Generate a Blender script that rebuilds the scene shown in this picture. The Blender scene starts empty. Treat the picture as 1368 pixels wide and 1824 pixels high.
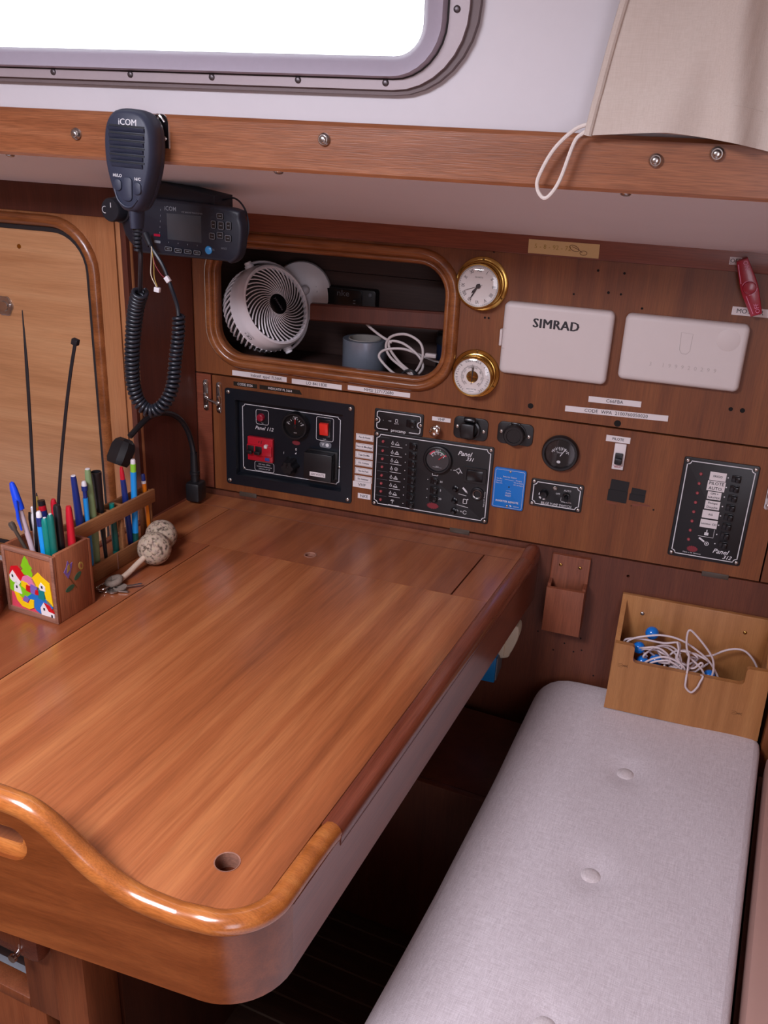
import bpy, bmesh, math, random
from mathutils import Vector, Matrix, geometry

random.seed(7)
SC = bpy.context.scene
COL = SC.collection
PI = math.pi
sin, cos = math.sin, math.cos

# ------------------------------------------------------------------ camera
cam_d = bpy.data.cameras.new('camera')
cam = bpy.data.objects.new('camera', cam_d)
COL.objects.link(cam)
cam_d.sensor_fit = 'AUTO'
cam_d.sensor_width = 36.0
cam_d.lens = 1620 / 1824 * 36.0
cam_d.clip_start = 0.02
pitch, yaw, roll = math.radians(22.8), math.radians(-17.5), math.radians(2.72)
F_ = Vector((sin(yaw) * cos(pitch), cos(yaw) * cos(pitch), -sin(pitch)))
R0 = Vector((cos(yaw), -sin(yaw), 0))
U0 = R0.cross(F_)
R_ = cos(roll) * R0 + sin(roll) * U0
U_ = -sin(roll) * R0 + cos(roll) * U0
mw = Matrix((R_, U_, -F_)).transposed().to_4x4()
mw.translation = Vector((0, -1.62, 1.49))
cam.matrix_world = mw
SC.camera = cam

# ------------------------------------------------------------------ world, lights, exposure
wd = bpy.data.worlds.new('sky')
SC.world = wd
wd.use_nodes = True
bg = wd.node_tree.nodes['Background']
bg.inputs['Color'].default_value = (0.93, 0.96, 1.0, 1)
bg.inputs['Strength'].default_value = 3.2


def area(name, loc, target, sx, sy, power, color):
    d = bpy.data.lights.new(name, 'AREA')
    d.shape = 'RECTANGLE'
    d.size, d.size_y = sx, sy
    d.energy = power
    d.color = color
    o = bpy.data.objects.new(name, d)
    COL.objects.link(o)
    o.location = loc
    o.rotation_euler = (Vector(target) - Vector(loc)).to_track_quat('-Z', 'Y').to_euler()
    return o


# daylight through the deck hatch above and the companionway behind the camera
area('hatch_daylight', (-0.75, -1.70, 1.90), (-0.72, -1.64, 0.0), 0.55, 0.55, 40, (0.90, 0.88, 1.0))
area('companionway_daylight', (0.62, -2.75, 1.25), (-0.2, -0.5, 0.95), 0.60, 1.10, 9.5, (0.90, 0.88, 1.0))

SC.view_settings.view_transform = 'Standard'
SC.view_settings.look = 'None'
SC.view_settings.gamma = 1
SC.view_settings.use_curve_mapping = False
SC.view_settings.exposure = 0.17
try:
    SC.cycles.use_denoising = True
    SC.cycles.max_bounces = 10
    SC.cycles.diffuse_bounces = 5
    SC.cycles.transparent_max_bounces = 12
    SC.cycles.caustics_reflective = False
    SC.cycles.caustics_refractive = False
except Exception:
    pass


# ------------------------------------------------------------------ materials
def lin(h):
    h = h.lstrip('#')
    out = []
    for i in (0, 2, 4):
        c = int(h[i:i + 2], 16) / 255
        out.append(c / 12.92 if c <= 0.04045 else ((c + 0.055) / 1.055) ** 2.4)
    return (*out, 1)


def new_mat(name):
    m = bpy.data.materials.new(name)
    m.use_nodes = True
    nt = m.node_tree
    return m, nt, nt.nodes['Principled BSDF']


def plain(name, col, rough=0.5, metal=0.0, coat=0.0, noise=0.06, nscale=60, bump=0.0, spec=0.5):
    m, nt, b = new_mat(name)
    c = lin(col)
    N, L = nt.nodes.new, nt.links.new
    tc = N('ShaderNodeTexCoord')
    nz = N('ShaderNodeTexNoise')
    nz.inputs['Scale'].default_value = nscale
    nz.inputs['Detail'].default_value = 4
    L(tc.outputs['Object'], nz.inputs['Vector'])
    mx = N('ShaderNodeMix')
    mx.data_type = 'RGBA'
    mx.inputs[6].default_value = tuple(max(0, v * (1 - noise)) for v in c[:3]) + (1,)
    mx.inputs[7].default_value = tuple(min(1, v * (1 + noise)) for v in c[:3]) + (1,)
    L(nz.outputs['Fac'], mx.inputs[0])
    L(mx.outputs[2], b.inputs['Base Color'])
    b.inputs['Roughness'].default_value = rough
    b.inputs['Metallic'].default_value = metal
    b.inputs['Coat Weight'].default_value = coat
    b.inputs['Coat Roughness'].default_value = 0.12
    b.inputs['Specular IOR Level'].default_value = spec
    if bump:
        bp = N('ShaderNodeBump')
        bp.inputs['Strength'].default_value = bump
        bp.inputs['Distance'].default_value = 0.001
        L(nz.outputs['Fac'], bp.inputs['Height'])
        L(bp.outputs['Normal'], b.inputs['Normal'])
    return m


def wood(name, dark, mid, light, axis=2, freq=26, stretch=0.06, rough=0.38, coat=0.25, pores=0.25, bump=0.15, distort=0.6, wear=None, off=(0, 0, 0)):
    """varnished timber: ribbon stripe along one local axis, fine pores, slight relief"""
    m, nt, b = new_mat(name)
    N, L = nt.nodes.new, nt.links.new
    tc = N('ShaderNodeTexCoord')
    mp = N('ShaderNodeMapping')
    s = [freq, freq, freq]
    s[axis] = freq * stretch
    mp.inputs['Scale'].default_value = s
    mp.inputs['Location'].default_value = off
    L(tc.outputs['Object'], mp.inputs['Vector'])
    n1 = N('ShaderNodeTexNoise')
    n1.inputs['Scale'].default_value = 1.0
    n1.inputs['Detail'].default_value = 5
    n1.inputs['Roughness'].default_value = 0.55
    n1.inputs['Distortion'].default_value = distort
    L(mp.outputs['Vector'], n1.inputs['Vector'])
    cr = N('ShaderNodeValToRGB')
    e = cr.color_ramp.elements
    e[0].position, e[0].color = 0.30, lin(dark)
    e[1].position, e[1].color = 0.72, lin(light)
    x = e.new(0.5)
    x.color = lin(mid)
    L(n1.outputs['Fac'], cr.inputs['Fac'])
    mp2 = N('ShaderNodeMapping')
    s2 = [freq * 22] * 3
    s2[axis] = freq * 0.9
    mp2.inputs['Scale'].default_value = s2
    L(tc.outputs['Object'], mp2.inputs['Vector'])
    n2 = N('ShaderNodeTexNoise')
    n2.inputs['Scale'].default_value = 1.0
    n2.inputs['Detail'].default_value = 3
    L(mp2.outputs['Vector'], n2.inputs['Vector'])
    r2 = N('ShaderNodeMapRange')
    r2.inputs[1].default_value, r2.inputs[2].default_value = 0.35, 0.62
    r2.inputs[3].default_value, r2.inputs[4].default_value = 1 - pores, 1.0
    L(n2.outputs['Fac'], r2.inputs[0])
    ml = N('ShaderNodeMix')
    ml.data_type = 'RGBA'
    ml.blend_type = 'MULTIPLY'
    ml.inputs[0].default_value = 1.0
    L(cr.outputs['Color'], ml.inputs[6])
    L(r2.outputs[0], ml.inputs[7])
    out = ml.outputs[2]
    if wear:
        n3 = N('ShaderNodeTexNoise')
        n3.inputs['Scale'].default_value = wear[1]
        n3.inputs['Detail'].default_value = 6
        L(tc.outputs['Object'], n3.inputs['Vector'])
        r3 = N('ShaderNodeMapRange')
        r3.inputs[1].default_value, r3.inputs[2].default_value = wear[2], wear[2] + 0.12
        L(n3.outputs['Fac'], r3.inputs[0])
        m3 = N('ShaderNodeMix')
        m3.data_type = 'RGBA'
        m3.inputs[7].default_value = lin(wear[0])
        L(r3.outputs[0], m3.inputs[0])
        L(out, m3.inputs[6])
        out = m3.outputs[2]
    L(out, b.inputs['Base Color'])
    b.inputs['Roughness'].default_value = rough
    b.inputs['Coat Weight'].default_value = coat
    b.inputs['Coat Roughness'].default_value = 0.18
    if bump:
        bp = N('ShaderNodeBump')
        bp.inputs['Strength'].default_value = bump
        bp.inputs['Distance'].default_value = 0.0006
        L(n2.outputs['Fac'], bp.inputs['Height'])
        L(bp.outputs['Normal'], b.inputs['Normal'])
    return m


def fabric(name, c1, c2, scale=900, bump=0.5, rough=0.95, axes=(0, 1)):
    m, nt, b = new_mat(name)
    N, L = nt.nodes.new, nt.links.new
    tc = N('ShaderNodeTexCoord')
    fs = []
    for ax in axes:
        mp = N('ShaderNodeMapping')
        s = [scale, scale, scale]
        s[ax] = scale * 0.06
        mp.inputs['Scale'].default_value = s
        L(tc.outputs['Object'], mp.inputs['Vector'])
        n = N('ShaderNodeTexNoise')
        n.inputs['Scale'].default_value = 1
        n.inputs['Detail'].default_value = 2
        L(mp.outputs['Vector'], n.inputs['Vector'])
        fs.append(n)
    ad = N('ShaderNodeMath')
    ad.operation = 'ADD'
    L(fs[0].outputs['Fac'], ad.inputs[0])
    L(fs[1].outputs['Fac'], ad.inputs[1])
    r = N('ShaderNodeMapRange')
    r.inputs[1].default_value, r.inputs[2].default_value = 0.7, 1.3
    L(ad.outputs[0], r.inputs[0])
    mx = N('ShaderNodeMix')
    mx.data_type = 'RGBA'
    mx.inputs[6].default_value, mx.inputs[7].default_value = lin(c1), lin(c2)
    L(r.outputs[0], mx.inputs[0])
    L(mx.outputs[2], b.inputs['Base Color'])
    b.inputs['Roughness'].default_value = rough
    b.inputs['Specular IOR Level'].default_value = 0.2
    b.inputs['Sheen Weight'].default_value = 0.15
    bp = N('ShaderNodeBump')
    bp.inputs['Strength'].default_value = bump
    bp.inputs['Distance'].default_value = 0.0006
    L(ad.outputs[0], bp.inputs['Height'])
    L(bp.outputs['Normal'], b.inputs['Normal'])
    return m


def cork_mat(name):
    m, nt, b = new_mat(name)
    N, L = nt.nodes.new, nt.links.new
    tc = N('ShaderNodeTexCoord')
    v = N('ShaderNodeTexVoronoi')
    v.inputs['Scale'].default_value = 260
    L(tc.outputs['Object'], v.inputs['Vector'])
    n = N('ShaderNodeTexNoise')
    n.inputs['Scale'].default_value = 170
    n.inputs['Detail'].default_value = 5
    L(tc.outputs['Object'], n.inputs['Vector'])
    cr = N('ShaderNodeValToRGB')
    e = cr.color_ramp.elements
    e[0].position, e[0].color = 0.34, lin('#54443a')
    e[1].position, e[1].color = 0.52, lin('#b09c88')
    L(n.outputs['Fac'], cr.inputs['Fac'])
    mx = N('ShaderNodeMix')
    mx.data_type = 'RGBA'
    mx.blend_type = 'MULTIPLY'
    mx.inputs[0].default_value = 0.10
    L(cr.outputs['Color'], mx.inputs[6])
    L(v.outputs['Color'], mx.inputs[7])
    L(mx.outputs[2], b.inputs['Base Color'])
    b.inputs['Roughness'].default_value = 0.9
    bp = N('ShaderNodeBump')
    bp.inputs['Strength'].default_value = 0.5
    bp.inputs['Distance'].default_value = 0.001
    L(n.outputs['Fac'], bp.inputs['Height'])
    L(bp.outputs['Normal'], b.inputs['Normal'])
    return m


def glass_mat(name, refl=0.06, tint=(1, 1, 1, 1)):
    m, nt, b = new_mat(name)
    N, L = nt.nodes.new, nt.links.new
    nt.nodes.remove(b)
    t = N('ShaderNodeBsdfTransparent')
    t.inputs['Color'].default_value = tint
    g = N('ShaderNodeBsdfGlossy')
    g.inputs['Roughness'].default_value = 0.03
    lw = N('ShaderNodeLayerWeight')
    lw.inputs['Blend'].default_value = 0.25
    ma = N('ShaderNodeMath')
    ma.operation = 'MULTIPLY_ADD'
    ma.inputs[1].default_value = 0.5
    ma.inputs[2].default_value = refl
    L(lw.outputs['Fresnel'], ma.inputs[0])
    mx = N('ShaderNodeMixShader')
    L(ma.outputs[0], mx.inputs[0])
    L(t.outputs[0], mx.inputs[1])
    L(g.outputs[0], mx.inputs[2])
    L(mx.outputs[0], nt.nodes['Material Output'].inputs['Surface'])
    return m


MT = dict(
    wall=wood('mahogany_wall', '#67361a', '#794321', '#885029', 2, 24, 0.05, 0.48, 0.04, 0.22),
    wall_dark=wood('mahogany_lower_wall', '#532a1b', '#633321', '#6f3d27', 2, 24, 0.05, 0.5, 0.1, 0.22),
    strip=wood('mahogany_strip', '#6b3423', '#7d402c', '#8b4c34', 0, 22, 0.05, 0.42, 0.15, 0.25),
    ret=wood('mahogany_return', '#4a2219', '#55291d', '#5f3023', 2, 22, 0.05, 0.5, 0.1, 0.2),
    rail=wood('mahogany_rail', '#8b5232', '#985d3b', '#a66b48', 0, 34, 0.09, 0.36, 0.3, 0.3, 0.3),
    mould=wood('mahogany_moulding', '#74401f', '#8c522c', '#a5673c', 0, 30, 0.3, 0.3, 0.35, 0.3),
    door=wood('okoume_door', '#a8754e', '#b9865d', '#c4956b', 0, 20, 0.05, 0.36, 0.3, 0.12, distort=1.2),
    doorframe=wood('okoume_frame', '#96603d', '#a87049', '#b47f57', 2, 22, 0.06, 0.36, 0.3, 0.15),
    desk=wood('sapele_desk', '#7f4526', '#a05c35', '#c07c4c', 1, 19, 0.035, 0.27, 0.55, 0.16, 0.1, 0.35),
    desk_shaded=wood('sapele_desk_shaded', '#7d4227', '#955432', '#a9683f', 1, 24, 0.045, 0.32, 0.4, 0.16, 0.1),  # desk timber again, with the shade towards the wall put into its colour
    desk_strip=wood('sapele_strip', '#7d3f25', '#8d4c2d', '#9a5a37', 1, 24, 0.05, 0.3, 0.4, 0.16, 0.1),
    apron=wood('sapele_apron', '#64300f', '#783d1a', '#8b4c24', 0, 26, 0.07, 0.30, 0.25, 0.18, 0.1, 0.8),
    side_apron=wood('sapele_side', '#6c3726', '#7c4430', '#8a5039', 1, 26, 0.06, 0.3, 0.5, 0.18, 0.1),
    lip=wood('sapele_lip', '#8f4f22', '#a9622e', '#bc773d', 0, 34, 0.2, 0.2, 0.6, 0.25, 0.1),
    lip_dark=wood('sapele_edge', '#643122', '#763c29', '#854731', 1, 30, 0.1, 0.26, 0.5, 0.2, 0.1),
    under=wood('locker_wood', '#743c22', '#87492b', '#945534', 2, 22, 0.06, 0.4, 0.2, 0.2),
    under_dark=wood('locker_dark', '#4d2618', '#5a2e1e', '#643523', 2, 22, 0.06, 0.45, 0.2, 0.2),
    pocket=wood('pocket_wood', '#6f3823', '#80452c', '#8d5136', 2, 26, 0.06, 0.5, 0.1, 0.25),
    bamboo=wood('bamboo', '#9a6638', '#a97343', '#b47f4c', 2, 46, 0.02, 0.42, 0.12, 0.14, 0.08, 0.1),
    holder=wood('holder_wood', '#86492f', '#985a3b', '#a56746', 2, 30, 0.08, 0.55, 0.05, 0.3, 0.25),
    holder_edge=wood('holder_edge', '#845543', '#946552', '#a2735f', 0, 30, 0.08, 0.7, 0.0, 0.3, 0.25),
    rack=wood('rack_wood', '#855532', '#98653e', '#a87449', 1, 30, 0.08, 0.55, 0.05, 0.25, 0.2),
    teak=wood('teak_floor', '#3c271c', '#4a3226', '#563c2e', 0, 30, 0.05, 0.6, 0.0, 0.3),
    caulk=plain('pale_caulk', '#7a6a5c', 0.7),
    locker_in=wood('locker_inside', '#3a2420', '#45302b', '#4d3631', 0, 14, 0.05, 0.6, 0.0, 0.2),
    gap=plain('gap_shadow_black', '#0d0807', 0.9),
    white=plain('white_laminate', '#d0ccd1', 0.45, noise=0.02),
    soffit=plain('headliner', '#efedf2', 0.6, noise=0.03, nscale=9),
    ceiling=plain('ceiling_white', '#d8d0cc', 0.6),
    pink=plain('pink_vinyl', '#b08b80', 0.55, noise=0.04, nscale=20),
    alu=plain('window_alu', '#aca4b2', 0.42, 0.15, noise=0.04, nscale=120),
    alu_flange=plain('window_flange', '#a89ca0', 0.45, 0.1, noise=0.04, nscale=120),
    alu_dark=plain('window_outer_band', '#6f6162', 0.6),
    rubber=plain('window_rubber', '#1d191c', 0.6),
    steel_dark=plain('dull_steel', '#5f595c', 0.4, 0.8),
    mark_red=plain('faded_red_print', '#7c2630', 0.6),
    steel=plain('steel', '#b9b4b0', 0.25, 0.95),
    chrome=plain('chrome', '#d2cfcc', 0.12, 1.0),
    brass=plain('brass', '#b8934f', 0.2, 1.0),
    brass_dark=plain('brass_dark', '#7d6136', 0.25, 0.9),
    black=plain('black_plastic', '#17171a', 0.42, noise=0.1),
    black_gloss=plain('black_gloss', '#101115', 0.25, noise=0.1),
    panel=plain('panel_black', '#15161a', 0.38, noise=0.08),
    panel112=plain('panel_blueblack', '#10161f', 0.33, noise=0.08),
    mic=plain('mic_black', '#2d3345', 0.5, noise=0.06, bump=0.05, nscale=900),
    mic_dark=plain('mic_dark', '#151922', 0.5),
    radio=plain('radio_black', '#141926', 0.48, noise=0.06),
    screen=plain('lcd_screen', '#3c4046', 0.25),
    cordm=plain('cord_black', '#1d2129', 0.34),
    dial_grey=plain('dial_grey', '#3c3a3c', 0.4),
    dial_black=plain('dial_black', '#0e0e10', 0.35),
    dial_white=plain('dial_white', '#e6dedb', 0.4, noise=0.02),
    wprint=plain('white_print', '#d8d8dc', 0.6, noise=0.02),
    gprint=plain('grey_print', '#6d7077', 0.6, noise=0.02),
    kprint=plain('black_print', '#26242a', 0.6),
    gold_print=plain('tan_print', '#a58a42', 0.6),
    red=plain('red_plastic', '#c01c30', 0.32, coat=0.2),
    red_dark=plain('crimson_plastic', '#9b1631', 0.3, coat=0.3),
    red_orange=plain('rocker_red', '#e03228', 0.3),
    led=plain('led_red', '#a34c52', 0.25),
    blue_sw=plain('blue_switch', '#35509c', 0.4),
    blue=plain('blue_panel', '#0a6fc4', 0.35, noise=0.03),
    blue_button=plain('blue_button', '#2f7fb8', 0.35),
    paper=plain('white_sticker', '#ddd7d8', 0.55, noise=0.02),
    yellow_tape=plain('yellow_tape', '#cdb07a', 0.6, noise=0.03),
    black_tape=plain('black_tape', '#0b0b0e', 0.45),
    dymo=plain('embossed_tape', '#24211c', 0.35),
    cover=plain('offwhite_cover', '#d3cac8', 0.5, noise=0.015),
    cover_dark=plain('cover_relief', '#b7aeac', 0.55),
    fan=plain('fan_white', '#edeaef', 0.36, noise=0.02),
    fan_dark=plain('fan_inside', '#3a3634', 0.7),
    tape_silver=plain('duct_tape_silver', '#8d97a6', 0.3, 0.5, noise=0.06, nscale=200),
    tape_core=plain('duct_tape_core', '#9c9690', 0.7),
    cable_grey=plain('grey_cable', '#bdb3b2', 0.5),
    cable_white=plain('white_cable', '#cdbfc2', 0.45, noise=0.03),
    cork=cork_mat('cork'),
    rope=plain('cotton_rope', '#c3ac98', 0.9, noise=0.25, nscale=500, bump=0.4),
    rope_dirty=plain('dirty_knot', '#75675c', 0.9, noise=0.3, nscale=400, bump=0.5),
    blue_ball=plain('blue_ball', '#0f78d8', 0.22, coat=0.3),
    blue_jar=plain('navy_jar', '#141d33', 0.4),
    seat=fabric('seat_linen', '#bdb2b6', '#d9d0d4', 1100),
    seat_button=fabric('seat_button_linen', '#bfb3b4', '#d6cccd'),
    curtain=fabric('curtain_linen', '#c6b9ae', '#cec2b8', 900, 0.3, axes=(0, 2)),
    cord_white=plain('white_cord', '#e0d6cf', 0.8, noise=0.08, nscale=600, bump=0.3),
    glass=glass_mat('clear_glass'),
    winglass=glass_mat('window_glass', 0.02),
    grey_bag=plain('grey_bag', '#8f949c', 0.5, noise=0.2, nscale=30, bump=0.6),
    pack_blue=plain('blue_packet', '#1d75b4', 0.35),
    white_plastic=plain('cream_plastic', '#cfc4ae', 0.5),
)
for k, c in dict(navy='#1d2f78', lightblue='#1d8fdc', sky='#1493e8', teal='#0a8076', teal2='#0a6b62', olive='#7c9468', blackp='#1c1b1f', redp='#c0182c',
                 bluecap='#1246d8', clear='#b9a6ad', whitep='#dcd8dc', orange='#e07a14', graphite='#4a4038', lime='#86c63a', tealdark='#0d4f49',
                 yel='#f0c814', redi='#c81420', pink_i='#d67aa0', purple='#7a62b0', bluei='#2070c0', green_i='#7fc31c', coral='#d4485c', tealgreen='#147c80', white_i='#e6e0e0', brown_i='#6a4426', greend='#2e5b45').items():
    MT[k] = plain('ink_' + k, c, 0.38, noise=0.04)


# ------------------------------------------------------------------ mesh builder
TEXT_CACHE = {}


def text_geo(s, bold=0.0, shear=0.0, spacing=1.0):
    key = (s, bold, shear, spacing)
    if key not in TEXT_CACHE:
        cu = bpy.data.curves.new('t', 'FONT')
        cu.body = s
        cu.size = 1.0
        cu.resolution_u = 2
        cu.offset = bold
        cu.shear = shear
        cu.space_character = spacing
        cu.align_x, cu.align_y = 'CENTER', 'CENTER'
        ob = bpy.data.objects.new('t', cu)
        me = bpy.data.meshes.new_from_object(ob)
        TEXT_CACHE[key] = ([v.co.copy() for v in me.vertices], [tuple(p.vertices) for p in me.polygons])
        bpy.data.objects.remove(ob)
        bpy.data.curves.remove(cu)
        bpy.data.meshes.remove(me)
    return TEXT_CACHE[key]


WALL = Matrix(((1, 0, 0, 0), (0, 0, -1, 0), (0, 1, 0, 0), (0, 0, 0, 1)))   # plane (x, y) -> wall (x, z), normal to -y


def T(x=0, y=0, z=0):
    return Matrix.Translation((x, y, z))


def RX(a): return Matrix.Rotation(a, 4, 'X')
def RY(a): return Matrix.Rotation(a, 4, 'Y')
def RZ(a): return Matrix.Rotation(a, 4, 'Z')


def frame(o, z, x=None):
    """matrix whose local z is z (and x near x) at o"""
    z = Vector(z).normalized()
    x = Vector(x) if x else (Vector((1, 0, 0)) if abs(z.x) < 0.9 else Vector((0, 1, 0)))
    x = (x - z * x.dot(z)).normalized()
    y = z.cross(x)
    m = Matrix((x, y, z)).transposed().to_4x4()
    m.translation = Vector(o)
    return m


def catmull(pts, n=6, closed=False):
    P = [Vector(p) for p in pts]
    out = []
    m = len(P)
    rng = range(m if closed else m - 1)
    for i in rng:
        if closed:
            a, b, c, d = P[(i - 1) % m], P[i], P[(i + 1) % m], P[(i + 2) % m]
        else:
            b, c = P[i], P[i + 1]
            a = P[i - 1] if i else b * 2 - c
            d = P[i + 2] if i + 2 < m else c * 2 - b
        for k in range(n):
            t = k / n
            out.append(0.5 * ((2 * b) + (c - a) * t + (2 * a - 5 * b + 4 * c - d) * t * t + (3 * b - a - 3 * c + d) * t ** 3))
    if not closed:
        out.append(P[-1])
    return out


def rrect(w, h, r, n=5, cx=0, cy=0):
    pts = []
    for (sx, sy, a0) in ((1, 1, 0), (-1, 1, PI / 2), (-1, -1, PI), (1, -1, 1.5 * PI)):
        for k in range(n + 1):
            a = a0 + k / n * PI / 2
            pts.append((cx + sx * (w / 2 - r) + r * cos(a), cy + sy * (h / 2 - r) + r * sin(a)))
    return pts


def circ(r, n=24, cx=0, cy=0):
    return [(cx + r * cos(2 * PI * k / n), cy + r * sin(2 * PI * k / n)) for k in range(n)]


class MB:
    def __init__(s, M=None):
        s.V, s.F, s.M = [], [], (M or Matrix())

    def add(s, verts, faces, M=None):
        m = s.M @ M if M else s.M
        o = len(s.V)
        s.V += [m @ Vector(v) for v in verts]
        s.F += [tuple(o + i for i in f) for f in faces]
        return s

    def box(s, c, d, bevel=0.0, M=None, seg=2):
        if bevel <= 0:
            x, y, z = d[0] / 2, d[1] / 2, d[2] / 2
            v = [(c[0] + i * x, c[1] + j * y, c[2] + k * z) for i in (-1, 1) for j in (-1, 1) for k in (-1, 1)]
            return s.add(v, [(0, 1, 3, 2), (4, 6, 7, 5), (0, 4, 5, 1), (2, 3, 7, 6), (0, 2, 6, 4), (1, 5, 7, 3)], M)
        bm = bmesh.new()
        bmesh.ops.create_cube(bm, size=1, matrix=Matrix.Translation(c) @ Matrix.Diagonal((*d, 1)))
        bmesh.ops.bevel(bm, geom=bm.edges[:], offset=min(bevel, min(d) * 0.49), segments=seg, profile=0.5, affect='EDGES')
        bm.verts.index_update()
        v = [x.co.copy() for x in bm.verts]
        f = [tuple(q.index for q in p.verts) for p in bm.faces]
        bm.free()
        return s.add(v, f, M)

    def box2(s, a, b, bevel=0.0, M=None):
        return s.box([(a[i] + b[i]) / 2 for i in range(3)], [abs(b[i] - a[i]) for i in range(3)], bevel, M)

    def loft(s, loops, cap0=True, cap1=True, closed=True, M=None):
        n = len(loops[0])
        v = [p for l in loops for p in l]
        f = []
        for i in range(len(loops) - 1):
            for k in range(n if closed else n - 1):
                a, b = i * n + k, i * n + (k + 1) % n
                f.append((a, b, b + n, a + n))
        if cap0:
            f.append(tuple(range(n - 1, -1, -1)))
        if cap1:
            f.append(tuple((len(loops) - 1) * n + k for k in range(n)))
        return s.add(v, f, M)

    def plate(s, pts, z0, z1, M=None, bev=0.0):
        """outline in the local (x, y) plane, from z0 (back) to z1 (front)"""
        if bev:
            cx = sum(p[0] for p in pts) / len(pts)
            cy = sum(p[1] for p in pts) / len(pts)
            w = max(p[0] for p in pts) - min(p[0] for p in pts)
            h = max(p[1] for p in pts) - min(p[1] for p in pts)
            q = lambda e: [(cx + (p[0] - cx) * (1 - 2 * e / w), cy + (p[1] - cy) * (1 - 2 * e / h)) for p in pts]
            L = [[(x, y, z0) for x, y in pts], [(x, y, z1 - bev) for x, y in pts],
                 [(x, y, z1 - bev * 0.3) for x, y in q(bev * 0.3)], [(x, y, z1) for x, y in q(bev)]]
        else:
            L = [[(x, y, z0) for x, y in pts], [(x, y, z1) for x, y in pts]]
        return s.loft(L, M=M)

    def ring(s, outer, inner, z0, z1, M=None, zi=None):
        """flat ring between two outlines with equal counts"""
        n = len(outer)
        zi = z1 if zi is None else zi
        v = [(x, y, z0) for x, y in outer] + [(x, y, z1) for x, y in outer] + [(x, y, zi) for x, y in inner] + [(x, y, z0) for x, y in inner]
        f = []
        for a in range(4):
            for k in range(n):
                i, j = a * n + k, a * n + (k + 1) % n
                b = ((a + 1) % 4) * n
                f.append((i, j, b + (k + 1) % n, b + k))
        return s.add(v, f, M)

    def holed(s, outer, holes, z0, z1, M=None):
        """plate with holes"""
        loops = [outer] + holes
        tess = geometry.tessellate_polygon([[Vector((x, y, 0)) for x, y in l] for l in loops])
        flat = [p for l in loops for p in l]
        n = len(flat)
        v = [(x, y, z0) for x, y in flat] + [(x, y, z1) for x, y in flat]
        f = []
        for t in tess:
            a, b, c = (Vector((*flat[i], 0)) for i in t)
            t = t if (b - a).cross(c - a).z > 0 else (t[0], t[2], t[1])
            f += [tuple(i + n for i in t), tuple(reversed(t))]
        o = 0
        for q, l in enumerate(loops):
            m = len(l)
            ar = sum(l[k][0] * l[(k + 1) % m][1] - l[(k + 1) % m][0] * l[k][1] for k in range(m))
            fl = (ar > 0) == (q == 0)
            for k in range(m):
                a, b = o + k, o + (k + 1) % m
                f.append((a, b, b + n, a + n) if fl else (b, a, a + n, b + n))
            o += m
        return s.add(v, f, M)

    def lathe(s, prof, n=24, M=None):
        """profile of (radius, height) about local z"""
        v, f, rows = [], [], []
        for r, h in prof:
            if r < 1e-6:
                rows.append([len(v)] * n)
                v.append((0, 0, h))
            else:
                rows.append(list(range(len(v), len(v) + n)))
                v += [(r * cos(2 * PI * k / n), r * sin(2 * PI * k / n), h) for k in range(n)]
        for a, b in zip(rows, rows[1:]):
            for k in range(n):
                q = [a[k], a[(k + 1) % n], b[(k + 1) % n], b[k]]
                u = []
                for i in q:
                    if i not in u:
                        u.append(i)
                if len(u) > 2:
                    f.append(tuple(u))
        return s.add(v, f, M)

    def cyl(s, r, h0, h1, n=24, M=None, bev=0.0):
        if bev:
            p = [(0, h0), (r, h0), (r, h1 - bev), (r - bev * 0.3, h1 - bev * 0.3), (r - bev, h1), (0, h1)]
        else:
            p = [(0, h0), (r, h0), (r, h1), (0, h1)]
        return s.lathe(p, n, M)

    def rod(s, p0, p1, prof, n=12):
        """lathe between two points; profile of (fraction or metres along, radius)"""
        p0, p1 = Vector(p0), Vector(p1)
        L = (p1 - p0).length
        return s.lathe([(r, t * L) for t, r in prof], n, frame(p0, p1 - p0))

    def tube(s, pts, r, n=8, closed=False, sy=1.0, M=None, up=None):
        P = [Vector(p) for p in pts]
        m = len(P)
        loops = []
        prev = None
        for i, p in enumerate(P):
            if closed:
                t = P[(i + 1) % m] - P[i - 1]
            else:
                t = P[min(i + 1, m - 1)] - P[max(i - 1, 0)]
            t = t.normalized() if t.length > 1e-9 else Vector((0, 0, 1))
            if up:
                x = Vector(up) - t * t.dot(Vector(up))
            elif prev is None:
                x = Vector((0, 0, 1)) if abs(t.z) < 0.9 else Vector((1, 0, 0))
                x = x - t * x.dot(t)
            else:
                x = prev - t * prev.dot(t)
            x.normalize()
            prev = x
            y = t.cross(x)
            rr = r[i] if isinstance(r, (list, tuple)) else r
            loops.append([p + x * (rr * sy * cos(2 * PI * k / n)) + y * (rr * sin(2 * PI * k / n)) for k in range(n)])
        if closed:
            loops.append(loops[0])
            return s.loft(loops, False, False, M=M)
        return s.loft(loops, M=M)

    def sphere(s, c, r, n=20, sc=(1, 1, 1)):
        k = n // 2
        pr = [(r * sin(PI * i / k), -r * cos(PI * i / k)) for i in range(k + 1)]
        pr[0], pr[-1] = (0, -r), (0, r)
        return s.lathe(pr, n, Matrix.Translation(c) @ Matrix.Diagonal((*sc, 1)))

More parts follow.
